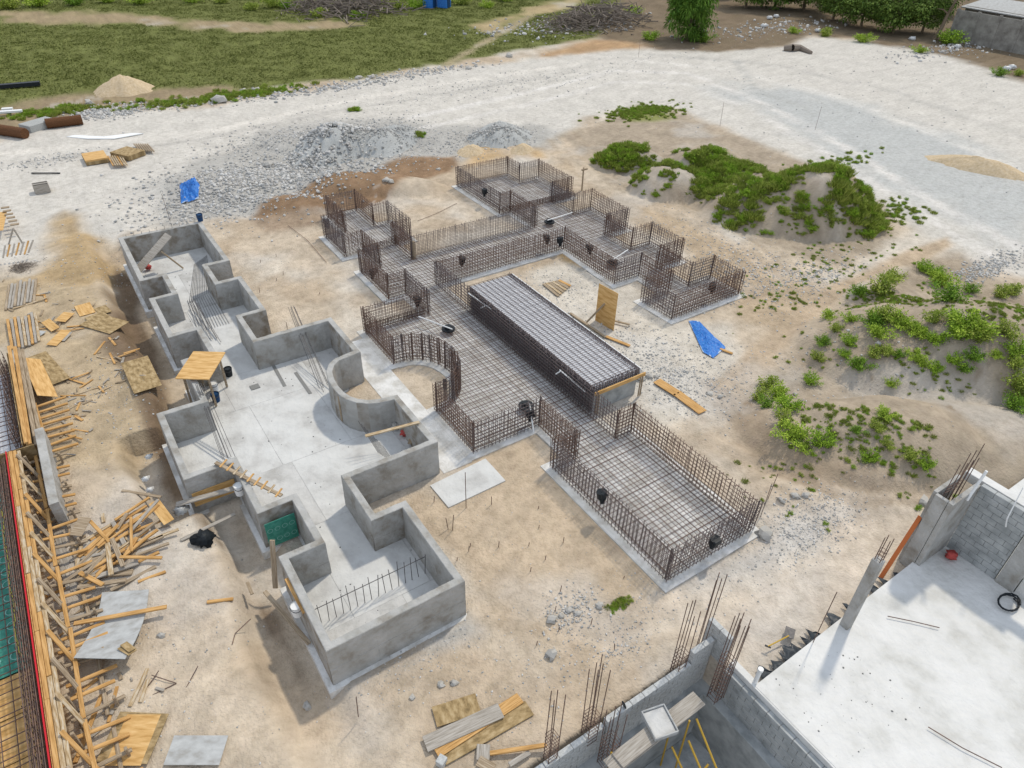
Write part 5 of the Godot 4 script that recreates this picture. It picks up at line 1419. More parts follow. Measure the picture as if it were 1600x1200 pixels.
func stones():
	heap("sand_heap", "tan sand heap standing on the grass field", Vector3(1.99, 0.00, -61.04), 2.6, 2.2, 1.7, .3, "yellowsand", .15)
	heap("sand_berm", "long low tan sand berm on the pale road", Vector3(49.06, 0.00, -12.11), 3.8, 1.5, 1.1, -1.26, "yellowsand", .12)
	heap("gravel_heap", "grey-green heap of crushed rock with pale boulders by the road", Vector3(11.30, 0.00, -37.50), 3.6, 2.4, 1.7, .5, "gravelheap", .22)
	heap("gravel_heap", "smooth grey gravel heap beside the boulder heap", Vector3(15.29, 0.00, -37.12), 3.4, 2.0, 1.3, .6, "gravelheap", .14)
	heap("gravel_heap", "pointed grey gravel heap behind the far cage bay", Vector3(23.20, 0.00, -34.47), 2.9, 2.2, 1.5, .4, "gravelheap", .16)
	heap("dirt_heap", "small orange soil heap at the foot of the gravel heap", Vector3(19.66, 0.00, -32.73), 1.3, 1.0, .7, .4, "yellowsand", .3)
	heap("dirt_heap", "orange soil lump behind the far cage bay", Vector3(22.98, 0.00, -31.15), 1.2, .8, .7, .4, "yellowsand", .3)
	var rocks := []
	for k in 5:
		rocks.append(rock_mesh(k))
	var gr := "pale boulders on the site"
	for e in [[Vector3(11.95, 0.00, -38.21), .4], [Vector3(11.16, 0.00, -38.04), .3], [Vector3(12.73, 0.00, -38.33), .3], [Vector3(9.33, 0.00, -37.20), .4], [Vector3(6.64, 0.00, -37.10), .45], [Vector3(9.81, 0.00, -36.20), .35], [Vector3(11.71, 0.00, -40.96), .3], [Vector3(12.80, 0.00, -41.20), .35], [Vector3(21.07, 0.00, -55.38), .5], [Vector3(22.20, 0.00, -55.04), .4], [Vector3(11.63, 0.00, -55.70), .55], [Vector3(10.61, 0.00, -56.01), .4], [Vector3(8.06, 0.00, -53.68), .7], [Vector3(32.01, 0.00, -53.74), .4], [Vector3(38.31, 0.00, -56.17), .5], [Vector3(-1.15, 0.00, -57.99), .5],
		[Vector3(9.35, 0.00, 2.56), .35], [Vector3(9.22, 0.00, 2.34), .25], [Vector3(11.42, 0.00, 2.05), .18], [Vector3(11.72, 0.00, 2.24), .14], [Vector3(10.90, 0.00, 1.93), .16], [Vector3(11.65, 0.00, -5.80), .28], [Vector3(12.04, 0.00, -5.71), .2], [Vector3(12.31, 0.00, -5.54), .18], [Vector3(13.30, 0.00, -3.56), .16], [Vector3(13.52, 0.00, -3.21), .16],
		[Vector3(1.89, 0.00, 1.45), .2], [Vector3(2.62, 0.00, 1.70), .16], [Vector3(2.47, 0.00, 1.48), .15], [Vector3(3.30, 0.00, 1.82), .14], [Vector3(2.18, 0.00, 1.51), .12], [Vector3(1.27, 0.00, 2.33), .22], [Vector3(-1.61, 0.00, 1.49), .12], [Vector3(-1.31, 0.00, 1.63), .12], [Vector3(-2.37, 0.00, 1.39), .1], [Vector3(19.09, 0.00, -8.65), .1], [Vector3(11.55, 0.00, -29.25), .3], [Vector3(11.74, 0.00, -29.06), .25], [Vector3(16.01, 0.00, -30.80), .2], [Vector3(-4.63, 0.10, -0.01), .14], [Vector3(-7.18, 0.50, -3.42), .1], [Vector3(15.00, 0.00, 4.52), .25], [Vector3(20.46, 1.20, -1.31), .13], [Vector3(19.70, 0.80, 0.19), .11], [Vector3(16.24, 0.50, -1.73), .12], [Vector3(20.25, 1.20, -2.60), .11]]:
		var p: Vector3 = e[0]
		p.y = maxf(ground(p.x, p.z), p.y if p.y > .6 else -9.0) + e[1] * .15
		lone(rocks[rng.randi() % 5], "boulder", "pale rough boulder lying on bare ground", "rock", Transform3D(Basis.from_euler(Vector3(rng.randf(), rng.randf() * TAU, rng.randf())).scaled(Vector3(rng.randf_range(.7, 1.0), rng.randf_range(.5, .8), rng.randf_range(.7, 1.0)) * e[1]), p), gr)
	# rubble and gravel nobody could count
	var spots := [
		[Vector3(15.41, 0.00, -37.37), 2.2, 1.3, 1800, .015, .07], [Vector3(23.20, 0.00, -34.47), 1.8, 1.4, 1600, .015, .08],
		# centre, spread x, spread z, count, smallest, largest
		[Vector3(4.49, 0.00, -34.26), 5.0, 3.5, 4200, .015, .12], [Vector3(8.00, 0.00, -34.81), 4.0, 2.5, 2600, .015, .15], [Vector3(1.65, 0.00, -32.41), 2.5, 1.5, 1200, .015, .1], [Vector3(11.61, 0.00, -38.25), 1.6, 1.3, 900, 0.045, 0.1736], [Vector3(14.75, 0.00, -40.97), 4.0, 2.0, 1300, 0.0225, 0.093], [Vector3(9.06, 0.00, -41.62), 4.0, 2.5, 1200, 0.0225, 0.0868], [Vector3(19.97, 0.00, -34.62), 4.5, 2.0, 1100, 0.0225, 0.0744],
		[Vector3(-0.24, 0.00, -54.89), 2.0, 1.2, 900, 0.045, 0.1488], [Vector3(5.98, 0.00, -54.60), 5.0, 1.0, 500, 0.0375, 0.1364], [Vector3(16.56, 0.00, -53.38), 6.5, 1.0, 700, 0.0375, 0.1736], [Vector3(26.70, 0.00, -54.70), 6.0, 1.0, 500, 0.0375, 0.155], [Vector3(-5.29, 0.00, -45.22), 2.2, .8, 260, 0.03, 0.0868],
		[Vector3(13.49, 0.00, -13.51), 1.6, 2.0, 800, 0.01125, 0.0434], [Vector3(12.86, 0.00, -6.77), 1.8, 2.6, 1300, 0.015, 0.0558], [Vector3(13.17, 0.00, -4.44), 1.8, 1.8, 900, 0.015, 0.0496], [Vector3(10.54, 0.00, 2.99), 1.6, .9, 900, 0.01125, 0.0434], [Vector3(11.59, 0.00, 3.07), 1.8, .7, 500, 0.01125, 0.0372], [Vector3(2.60, 0.00, 1.50), .7, .5, 300, 0.015, 0.0496], [Vector3(3.02, 0.00, 3.09), .9, .4, 300, 0.01125, 0.0372], [Vector3(-1.81, 0.00, 0.49), 1.6, .6, 300, 0.0075, 0.031],
		[Vector3(7.08, 0.00, 2.98), 2.5, 1.2, 500, 0.009, 0.031], [Vector3(23.62, 0.00, -8.15), 3.0, 2.0, 600, 0.0225, 0.062], [Vector3(22.44, 0.00, -10.47), 2.0, 2.0, 600, 0.0225, 0.0682], [Vector3(25.98, 0.00, -7.89), 2.5, .8, 400, 0.0225, 0.0744], [Vector3(34.21, 0.00, -3.52), 2.6, .6, 900, .02, .09], [Vector3(0.21, 0.00, -1.40), 4.0, 3.5, 700, 0.006, 0.0217], [Vector3(1.72, 0.00, -22.14), 2.2, 3.0, 500, 0.0075, 0.0248],
		[Vector3(-7.58, 0.00, -2.87), 2.2, 3.0, 500, 0.0075, 0.031], [Vector3(-6.33, 0.00, -14.63), 1.6, 2.6, 500, 0.01125, 0.0434], [Vector3(-5.95, 0.00, -26.77), 3.0, 3.5, 600, 0.01125, 0.0434], [Vector3(-2.38, 0.00, -25.41), .7, 2.0, 300, 0.015, 0.0496], [Vector3(1.97, 0.00, 2.47), 3.0, 1.2, 700, 0.0075, 0.031], [Vector3(19.68, 0.00, -2.56), 4.0, 3.0, 500, 0.015, 0.0496], [Vector3(87.25, 0.00, -35.86), 9.0, 2.0, 400, 0.06, 0.217], [Vector3(53.77, 0.00, -67.33), 8.0, 4.0, 400, 0.075, 0.279], [Vector3(76.20, 0.00, -53.97), 10.0, 3.0, 300, 0.06, 0.248],
		[Vector3(56.06, 0.00, -29.50), 22.0, 14.0, 500, 0.03, 0.0806], [Vector3(32.74, -0.00, -47.15), 16.0, 3.0, 800, 0.03, 0.0868], [Vector3(23.84, 0.00, -14.12), 2.5, 3.5, 700, 0.015, 0.0558], [Vector3(-1.54, 0.00, -22.60), 3.0, 6.0, 0, 0.015, 0.031]]
	var xf := [[], [], []]
	for s in spots:
		var c: Vector3 = s[0]
		for k in int(s[3]):
			var x: float = c.x + rng.randfn(0, 1) * s[1] * .7
			var z: float = c.z + rng.randfn(0, 1) * s[2] * .7
			if inside_any(x, z) or (z > 4.3 and x > -1.2) or (x > -9.9 and x < -8.4 and z > -12.5) or (x > 8.3 and x < 10.9 and z > -14.3 and z < -4.9):
				continue
			var r: float = lerpf(s[4], s[5], pow(rng.randf(), 3.0))
			xf[k % 3].append(Transform3D(Basis.from_euler(Vector3(rng.randf() * 3, rng.randf() * 6, rng.randf() * 3)).scaled(Vector3(r, r * .8, r)), Vector3(x, heap_top(x, z) + r * .2, z)))
	var tone := [[.37, .375, .37], [.47, .455, .43], [.58, .57, .55]]
	for k in 3:
		var me := rock_mesh(10 + k)
		me.surface_set_material(0, mat([[0.0, tone[k][0] * .7, tone[k][1] * .7, tone[k][2] * .7], [1.0, tone[k][0] * 1.15, tone[k][1] * 1.15, tone[k][2] * 1.15]], Vector3.ONE * 1.5, .02, .96, 2.0, 50 + k, true))
		scatter("rubble", ["dark grey crushed stone strewn over the ground", "tan grey crushed stone strewn over the ground", "pale crushed stone strewn over the ground"][k], "rubble", me, xf[k])

func crumbs():
	var xf := []
	for k in 300:
		var p := Vector3(rng.randf_range(5.1, 8.0), .335, rng.randf_range(6.1, 8.6)) if k < 70 else Vector3(rng.randf_range(-3.6, 1.8), .125, rng.randf_range(-26.0, -.4))
		if k >= 70 and not Geometry2D.is_point_in_polygon(Vector2(p.x, p.z), inset(SOLID[0], .3)):
			continue
		var s := lerpf(.006, .03, pow(rng.randf(), 3.0))
		xf.append(Transform3D(Basis.from_euler(Vector3(rng.randf() * 3, rng.randf() * 6, rng.randf() * 3)).scaled(Vector3.ONE * s), p))
	var me := rock_mesh(31)
	me.surface_set_material(0, M.mortar)
	scatter("mortar_crumbs", "dark crumbs of mortar strewn on slab and pool floor", "crumbs", me, xf)

func heap_top(x: float, z: float) -> float:
	var y := ground(x, z)
	for e in [[Vector3(11.30, 0.00, -37.50), 3.6, 2.4, 1.7, .5], [Vector3(15.29, 0.00, -37.12), 3.4, 2.0, 1.3, .6], [Vector3(23.20, 0.00, -34.47), 2.9, 2.2, 1.5, .4]]:
		var c: Vector3 = e[0]
		var l := Vector3(x - c.x, 0, z - c.z).rotated(Vector3.UP, -float(e[4]))
		var q := Vector2(l.x / float(e[1]), l.z / float(e[2])).length()
		if q < 1.0:
			y += float(e[3]) * (1.0 - q) * (.75 + .25 * q)
	return y

# ---------------------------------------------------------------- plants
func leaf(b: MB, p: Vector3, d: Vector3, l: float, w: float, col: Color):
	var s := d.cross(Vector3.UP)
	s = Vector3.RIGHT if s.length() < .05 else s.normalized()
	s = s.rotated(d, rng.randf_range(-.9, .9))
	var nn := s.cross(d).normalized()
	if nn.y < 0:
		nn = -nn
	var m := p + d * l * .5 + nn * l * .07
	var i := b.v.size()
	b.v.append(p); b.v.append(m + s * w * .5); b.v.append(p + d * l - Vector3.UP * l * .12); b.v.append(m - s * w * .5)
	for k in 4:
		b.n.append(nn)
		b.c.append(col)
	if (b.v[i + 1] - p).cross(b.v[i + 2] - p).dot(nn) > 0.0:
		b.ix.append_array(PackedInt32Array([i, i + 2, i + 1, i, i + 3, i + 2]))
	else:
		b.ix.append_array(PackedInt32Array([i, i + 1, i + 2, i, i + 2, i + 3]))

func rdir(up := -1.0) -> Vector3:
	var v := Vector3(rng.randfn(0, 1), rng.randfn(0, 1), rng.randfn(0, 1)).normalized()
	if v.y < up:
		v.y = -v.y
	return v

func bush_mesh(sd: int, leaves: int, mk: String, c0: Color, c1: Color, l := .1) -> ArrayMesh:
	rng.seed = 900 + sd
	var b := MB.new()
	var stems := []
	for k in 14:
		var d := rdir(.1)
		d = (d + Vector3.UP * .5).normalized()
		stems.append([d, rng.randf_range(.6, 1.05)])
	for k in leaves:
		var s: Array = stems[rng.randi() % stems.size()]
		var f := pow(rng.randf(), .6)
		var p: Vector3 = s[0] * s[1] * f * Vector3(1, .85, 1) + Vector3(rng.randfn(0, .1), rng.randfn(0, .07), rng.randfn(0, .1))
		p.y = maxf(p.y, .02)
		leaf(b, p, (s[0] + rdir() * .9).normalized(), l * rng.randf_range(.7, 1.3), l * .45, c0.lerp(c1, rng.randf()))
	return b.mesh(M[mk])

func crown_mesh(sd: int, clumps: int, per: int, c0: Color, c1: Color, mk: String, l: float, w: float) -> ArrayMesh:
	rng.seed = 1900 + sd
	var b := MB.new()
	for k in clumps:
		var d := rdir()
		var c := d * pow(rng.randf(), .4) * Vector3(1, .9, 1)
		var r := rng.randf_range(.16, .3)
		for j in per:
			var e := rdir()
			var p := c + e * r * pow(rng.randf(), .5) * Vector3(1, .7, 1)
			leaf(b, p, (e + Vector3.DOWN * .5 + rdir() * .5).normalized(), l * rng.randf_range(.7, 1.3), w, c0.lerp(c1, rng.randf()))
	return b.mesh(M[mk])

func tree(called: String, label: String, p: Vector3, h: float, r: float, crown: Mesh, low: float, group := "", lean := Vector3.ZERO):
	p.y = ground(p.x, p.z)
	var t := thing(called, label, "tree", p, 0.0, group)
	var b := MB.new()
	var pts := [Vector3(0, -.2, 0)]
	var rad := [h * .03]
	for k in range(1, 6):
		pts.append(Vector3(rng.randfn(0, .04) * h * .3, h * .75 * k / 5.0, rng.randfn(0, .04) * h * .3) + lean * k / 5.0)
		rad.append(h * .03 * (1.0 - k * .15))
	b.tube(pts, rad, 8)
	for k in 6:
		var s: Vector3 = pts[2 + k % 4]
		var e := s + (rdir(.1) + Vector3.UP * .3) * r * .7
		b.tube([s, s.lerp(e, .5) + Vector3.UP * .1 * r, e], [h * .013, h * .009, h * .003], 6)
	put(b.mesh(M.bark), "trunk", t)
	var ch := h - low
	put(crown, "crown", t, Transform3D(Basis(Vector3.UP, rng.randf() * TAU).scaled(Vector3(r, ch * .55, r)), Vector3(0, low + ch * .5, 0) + lean))

func plants():
	var bushes := []
	var tones := [[Color(0.13, 0.237, 0.022), Color(0.351, 0.5, 0.055)], [Color(0.169, 0.275, 0.0275), Color(0.442, 0.562, 0.077)], [Color(0.091, 0.188, 0.022), Color(0.26, 0.4, 0.0495)], [Color(0.156, 0.237, 0.033), Color(0.429, 0.475, 0.099)]]
	for k in 4:
		bushes.append(bush_mesh(k, 1100, "leaf0", tones[k][0], tones[k][1], .13))
	var sprig := []
	for k in 3:
		sprig.append(bush_mesh(20 + k, 140, "leaf0", Color(.14, .19, .04), Color(.36, .42, .12), .24))
	rng.seed = 76
	var gc := MB.new()
	for k in 170:
		var a := rng.randf() * TAU
		var q := sqrt(rng.randf()) * .8
		leaf(gc, Vector3(cos(a) * q, 0, sin(a) * q), Vector3(cos(a) * q * .5 + rng.randfn(0, .25), 1, sin(a) * q * .5 + rng.randfn(0, .25)).normalized(), rng.randf_range(.35, 1.0), .06, Color(.20, .28, .04).lerp(Color(.50, .54, .14), rng.randf()))
	sprig[2] = gc.mesh(M.leaf0)
	rng.seed = 77
	for e in [[Vector3(25.93, 0.60, -4.46), 0.85], [Vector3(27.55, 0.40, -5.09), 0.7], [Vector3(30.10, 0.00, -3.73), 0.8], [Vector3(25.03, 2.15, -1.31), 0.8], [Vector3(30.82, 0.00, -5.26), 0.6], [Vector3(30.86, 0.00, -4.66), 0.6], [Vector3(30.71, 0.00, -2.56), 0.5], [Vector3(31.69, 0.00, -1.57), 0.6], [Vector3(32.47, 0.00, -1.36), 0.55], [Vector3(21.40, 1.25, -2.33), 0.6], [Vector3(21.96, 1.40, -2.13), 0.75], [Vector3(22.05, 1.40, -1.55), 0.65], [Vector3(20.93, 1.25, -1.59), 0.6], [Vector3(22.04, 1.45, -0.85), 0.55], [Vector3(22.10, 1.55, -0.43), 0.55], [Vector3(22.08, 1.60, 0.05), 0.5], [Vector3(22.93, 1.95, -0.59), 0.55], [Vector3(23.23, 2.25, 0.16), 0.7], [Vector3(22.99, 2.10, 0.73), 0.95], [Vector3(22.93, 1.95, 1.19), 0.75], [Vector3(22.58, 1.85, 0.61), 0.6], [Vector3(23.81, 2.15, 1.71), 0.6], [Vector3(23.58, 1.70, 2.46), 0.65], [Vector3(23.17, 1.45, 2.69), 0.6], [Vector3(22.95, 0.85, 3.15), 0.75], [Vector3(22.88, 0.55, 3.49), 0.7], [Vector3(21.94, 0.50, 3.72), 0.6], [Vector3(21.20, 0.75, -4.16), 0.45], [Vector3(19.47, 0.50, -3.12), 0.45], [Vector3(18.74, 0.20, -2.70), 0.4], [Vector3(20.12, 0.95, -1.14), 0.45], [Vector3(20.36, 1.05, -0.83), 0.45], [Vector3(20.60, 1.05, -0.49), 0.35], [Vector3(19.26, 0.50, -1.12), 0.55], [Vector3(20.93, 1.10, 0.08), 0.45], [Vector3(20.89, 1.00, 0.53), 0.4], [Vector3(21.00, 0.90, 0.97), 0.4], [Vector3(21.70, 1.20, 1.09), 0.45], [Vector3(22.26, 1.45, 1.59), 0.5], [Vector3(21.81, 1.10, 1.62), 0.4], [Vector3(17.39, 0.00, -1.98), 0.45], [Vector3(15.77, 0.00, -2.63), 0.5], [Vector3(15.44, 0.00, -1.96), 0.6], [Vector3(14.56, 0.45, -0.94), 0.6], [Vector3(13.70, 0.50, -0.41), 0.5], [Vector3(13.22, 0.45, 0.25), 0.7], [Vector3(14.87, 0.00, -2.32), 0.45], [Vector3(14.34, 0.10, -1.67), 0.4], [Vector3(15.49, 1.15, 1.91), 0.35], [Vector3(16.16, 1.35, 1.74), 0.4], [Vector3(13.81, 0.60, 1.17), 0.55], [Vector3(14.56, 0.50, 2.53), 0.4], [Vector3(15.64, 0.75, 3.26), 0.4], [Vector3(16.01, 0.55, 3.76), 0.4], [Vector3(19.61, 0.45, 0.19), 0.35], [Vector3(20.33, 0.85, -3.20), 0.4], [Vector3(20.06, 0.90, -2.25), 0.45], [Vector3(24.98, 0.40, -5.20), 0.55], [Vector3(19.41, 0.65, -1.91), 0.35], [Vector3(15.31, 0.85, 2.58), 0.3], [Vector3(14.93, 1.00, 1.64), 0.3], [Vector3(22.88, 1.60, 2.04), 0.35], [Vector3(13.18, 0.40, 0.93), 0.3], [Vector3(21.81, 1.30, -2.41), 0.5], [Vector3(21.22, 1.05, -3.24), 0.4]]:
		bush_at(e, bushes)
	# weeds on the long mound
	var xf := [[], [], []]
	var bare := [.0, .02, .06, .2, .1, .06]
	for mi in 6:
		var m: Array = MOUNDS[mi]
		var c: Vector3 = m[0]
		for k in int(1300 * float(m[1]) / 4.0):
			var a := rng.randf() * TAU
			var q := sqrt(rng.randf()) * 1.0
			var ox: float = cos(a) * q * m[1]
			var oz: float = sin(a) * q * m[2]
			var x: float = c.x + ox * .826 - oz * .563
			var z: float = c.z + ox * .563 + oz * .826
			var n := nz.get_noise_2d(x * 3.0 + 20.0, z * 3.0) + .35 * nz2.get_noise_2d(x * 6.0, z * 6.0)
			n += .3 * nz2.get_noise_2d(x * 22.0, z * 22.0)
			if n < bare[mi] - .1:
				continue
			var s := lerpf(.1, .55, pow(rng.randf(), 2.2)) * (1.0 if n > bare[mi] else .55)
			xf[k % 3].append(Transform3D(Basis(Vector3.UP, rng.randf() * TAU).scaled(Vector3(s, s * rng.randf_range(.8, 1.3), s)), Vector3(x, ground(x, z) - .02, z)))
	for m in MOUNDS.slice(6, 11):
		var c: Vector3 = m[0]
		for k in 520:
			var x: float = c.x + rng.randfn(0, .5) * m[1]
			var z: float = c.z + rng.randfn(0, .6) * m[2]
			if z > 5.0 or nz.get_noise_2d(x * 3.0 + 20.0, z * 3.0) < .06:
				continue
			var s := rng.randf_range(.05, .17)
			xf[k % 3].append(Transform3D(Basis(Vector3.UP, rng.randf() * TAU).scaled(Vector3(s, s, s)), Vector3(x, ground(x, z) - .02, z)))
	for sp in [[Vector3(37.30, 0.00, -34.17), 3.2, 1.4, 380, .2], [Vector3(24.76, 0.00, -8.26), 3.0, 1.4, 40, .12], [Vector3(28.10, 0.00, -8.79), 2.6, 1.0, 36, .13], [Vector3(29.62, 0.00, -7.88), 3.5, 1.2, 30, .13], [Vector3(20.70, 0.00, -7.67), 1.4, 1.0, 24, .12], [Vector3(38.38, 0.00, -17.97), 5.0, .8, 200, .22], [Vector3(36.81, 0.00, -10.63), 2.0, 1.5, 90, .2], [Vector3(8.63, 0.00, -54.79), 6.0, 1.0, 260, .35], [Vector3(-3.64, 0.00, -56.82), 4.0, 1.0, 120, .35], [Vector3(17.68, 0.00, -36.74), .5, .4, 14, .3], [Vector3(16.71, 0.00, -46.07), .4, .3, 10, .35], [Vector3(3.83, 0.00, 2.07), .35, .12, 40, .1], [Vector3(22.58, 0.00, -6.53), 1.5, 1.0, 24, .12]]:
		var c: Vector3 = sp[0]
		for k in int(sp[3]):
			var x: float = c.x + rng.randfn(0, .6) * sp[1]
			var z: float = c.z + rng.randfn(0, .6) * sp[2]
			var s: float = sp[4] * rng.randf_range(.6, 1.3)
			xf[k % 3].append(Transform3D(Basis(Vector3.UP, rng.randf() * TAU).scaled(Vector3(s, s, s)), Vector3(x, ground(x, z) - .02, z)))
	for k in 3:
		scatter("weeds", ["low green weeds covering the sandy mounds", "trailing green weeds covering the sandy mounds", "fine green weeds covering the sandy mounds"][k], "weeds", bushes[k * 3] if k < 2 else sprig[2], xf[k])
	# grass of the field
	var gb := MB.new()
	for k in 26:
		var a := rng.randf() * TAU
		var q := rng.randf() * .5
		leaf(gb, Vector3(cos(a) * q, 0, sin(a) * q), Vector3(rng.randfn(0, .5), 1, rng.randfn(0, .5)).normalized(), rng.randf_range(.08, .2), .035, Color(.13, .155, .04).lerp(Color(.20, .215, .065), rng.randf()))
	var gm := gb.mesh(M.leaf3)
	var gx := []
	for k in 26000:
		var x := rng.randf_range(-30.0, 75.0)
		var z := rng.randf_range(-125.0, -42.0)
		var c := soil(x, z)
		if c.g < c.r * 1.02:
			continue
		var s := rng.randf_range(.8, 1.8)
		gx.append(Transform3D(Basis(Vector3.UP, rng.randf() * TAU).scaled(Vector3(s, s * .7, s)), Vector3(x, ground(x, z) - .02, z)))
	scatter("grass", "short green and olive grass of the open field", "grass", gm, gx)
	# trees and scrub beyond the road
	var c1 := crown_mesh(1, 120, 60, Color(.06, .14, .02), Color(.18, .32, .05), "leaf1", .16, .03)
	var c2 := crown_mesh(2, 150, 60, Color(.045, .10, .016), Color(.15, .25, .04), "leaf2", .09, .045)
	var c3 := crown_mesh(3, 130, 60, Color(.05, .10, .018), Color(.18, .26, .05), "leaf2", .08, .04)
	tree("willowy_tree", "bright green willowy tree with drooping leaves at the road edge", Vector3(61.98, 0.00, -53.82), 7.5, 2.9, c1, .0)
	var tg := "dark trees beyond the road"
	for e in [[Vector3(85.92, 0.00, -66.32), 6.5, 3.8, 0.4], [Vector3(89.03, 0.00, -63.68), 7, 4.2, 0.3], [Vector3(92.11, 0.00, -61.07), 7.5, 4.4, 0.3], [Vector3(89.03, 0.00, -53.92), 6, 3.8, 0.4], [Vector3(87.85, 0.00, -48.66), 6, 4, 0.3], [Vector3(88.65, 0.00, -44.62), 6, 3.8, 0.2], [Vector3(92.15, 0.00, -42.87), 5.5, 3.4, 0.5], [Vector3(102.74, 0.00, -59.58), 8, 5, 0.5], [Vector3(106.74, 0.00, -51.82), 8, 5, 0.5], [Vector3(95.93, 0.00, -77.23), 9, 4.5, 1], [Vector3(110.20, 0.00, -59.20), 9, 5.5, 0.3], [Vector3(105.75, 0.00, -75.02), 9, 5.5, 0.3], [Vector3(108.97, 0.00, -69.91), 9, 5.5, 0.3], [Vector3(88.52, 0.00, -82.73), 8, 4, 0.3], [Vector3(133.74, 0.00, -62.49), 9, 5.5, 0.5], [Vector3(90.95, 0.00, -76.68), 8, 4, 0.6]]:
		tree("shade_tree", "dense dark green tree beyond the pale road", e[0], e[1], e[2], c2 if rng.randf() < .5 else c3, e[3], tg)
	tree("leaning_tree", "thin bare trunk leaning beside the old wall", Vector3(89.34, 0.00, -39.56), 9.0, 2.0, c3, 6.5, "", Vector3(4.2, 0, -.8))
	var sg := "dark green shrubs along the far edge of the field"
	for e in [[Vector3(25.98, 0.00, -94.61), 1.6], [Vector3(27.52, 0.00, -92.81), 1.2], [Vector3(23.18, 0.00, -93.82), 1.2], [Vector3(11.65, 0.00, -104.59), 1.8], [Vector3(4.32, 0.00, -106.93), 1.6], [Vector3(0.01, 0.00, -107.90), 1.8], [Vector3(-3.57, 0.00, -107.53), 1.8], [Vector3(43.13, 0.00, -86.51), 1.6], [Vector3(40.74, 0.00, -86.55), 1.2], [Vector3(50.08, 0.00, -85.49), 1.5], [Vector3(51.84, 0.00, -82.40), 1.2], [Vector3(33.19, 0.00, -83.02), 1.2], [Vector3(29.24, 0.00, -85.90), 1.3], [Vector3(88.90, 0.00, -37.76), 2], [Vector3(81.04, 0.00, -36.45), 1], [Vector3(78.40, 0.00, -26.03), 1], [Vector3(80.26, 0.00, -25.04), 0.8], [Vector3(17.77, 0.00, -102.85), 1.5], [Vector3(8.20, 0.00, -107.30), 1.5], [Vector3(57.16, 0.00, -85.73), 1.6], [Vector3(67.38, 0.00, -69.58), 1.4], [Vector3(57.84, 0.00, -55.92), 1.3], [Vector3(62.65, 0.00, -51.90), 1.4], [Vector3(76.86, 0.00, -50.52), 1], [Vector3(79.24, 0.00, -47.60), 1.2], [Vector3(80.27, 0.00, -42.95), 1.4], [Vector3(21.39, 0.00, -100.60), 1.3], [Vector3(49.36, 0.00, -88.74), 1.8], [Vector3(39.75, 0.00, -91.47), 1.6]]:
		var p: Vector3 = e[0]
		p.y = ground(p.x, p.z) - .05
		var s: float = e[1]
		lone(bushes[rng.randi() % 4], "shrub", ("broad dark shrub at the far edge of the field" if s > 1.45 else "small dark shrub at the far edge of the field"), "shrub", Transform3D(Basis(Vector3.UP, rng.randf() * TAU).scaled(Vector3(s * 1.2, s, s * 1.2)), p), sg)
	# cut branches heaped at the far edge
	for e in [[Vector3(35.19, 0.00, -86.55), 8.0, "grey heap of cut branches beyond the grass"], [Vector3(31.07, 0.00, -90.60), 6.0, "smaller grey heap of cut branches beyond the grass"], [Vector3(59.92, 0.00, -66.65), 8.0, "tangled grey brush heap with scrap by the willowy tree"], [Vector3(54.24, 0.00, -65.97), 5.5, "low tangle of dead branches on the grass edge"], [Vector3(-8.37, 0.40, -28.02), .8, "small dark heap of roots at the end of the plank row"]]:
		var b := MB.new()
		var s: float = e[1]
		for k in 420:
			var p := Vector3(rng.randfn(0, .4) * s, 0, rng.randfn(0, .3) * s)
			p.y = rng.randf() * maxf(.1, .35 * s * (1.0 - p.length() / s))
			var d := Vector3(rng.randfn(0, 1), rng.randfn(0, .25), rng.randfn(0, 1)).normalized() * rng.randf_range(.1, .3) * s
			b.bar(p, p + d, .012 * s * rng.randf_range(.5, 1.4))
		var c: Vector3 = e[0]
		c.y = ground(c.x, c.z)
		lone(b.mesh(M.stick), "brush_heap", e[2], "brush", at(c, .6))

func bush_at(e: Array, bushes: Array):
	var p: Vector3 = e[0]
	p.y = ground(p.x, p.z) - .03
	var s: float = e[1] * 1.25
	lone(bushes[rng.randi() % 4], "bush", ("large leafy green bush on the bare sandy mound" if s > .85 else ("mid-sized leafy green bush on the bare sandy mound" if s > .6 else "small leafy green bush on the bare sandy mound")), "bush", Transform3D(Basis(Vector3.UP, rng.randf() * TAU).scaled(Vector3(s, s * .95, s)), p), "bushes on the sandy mound")

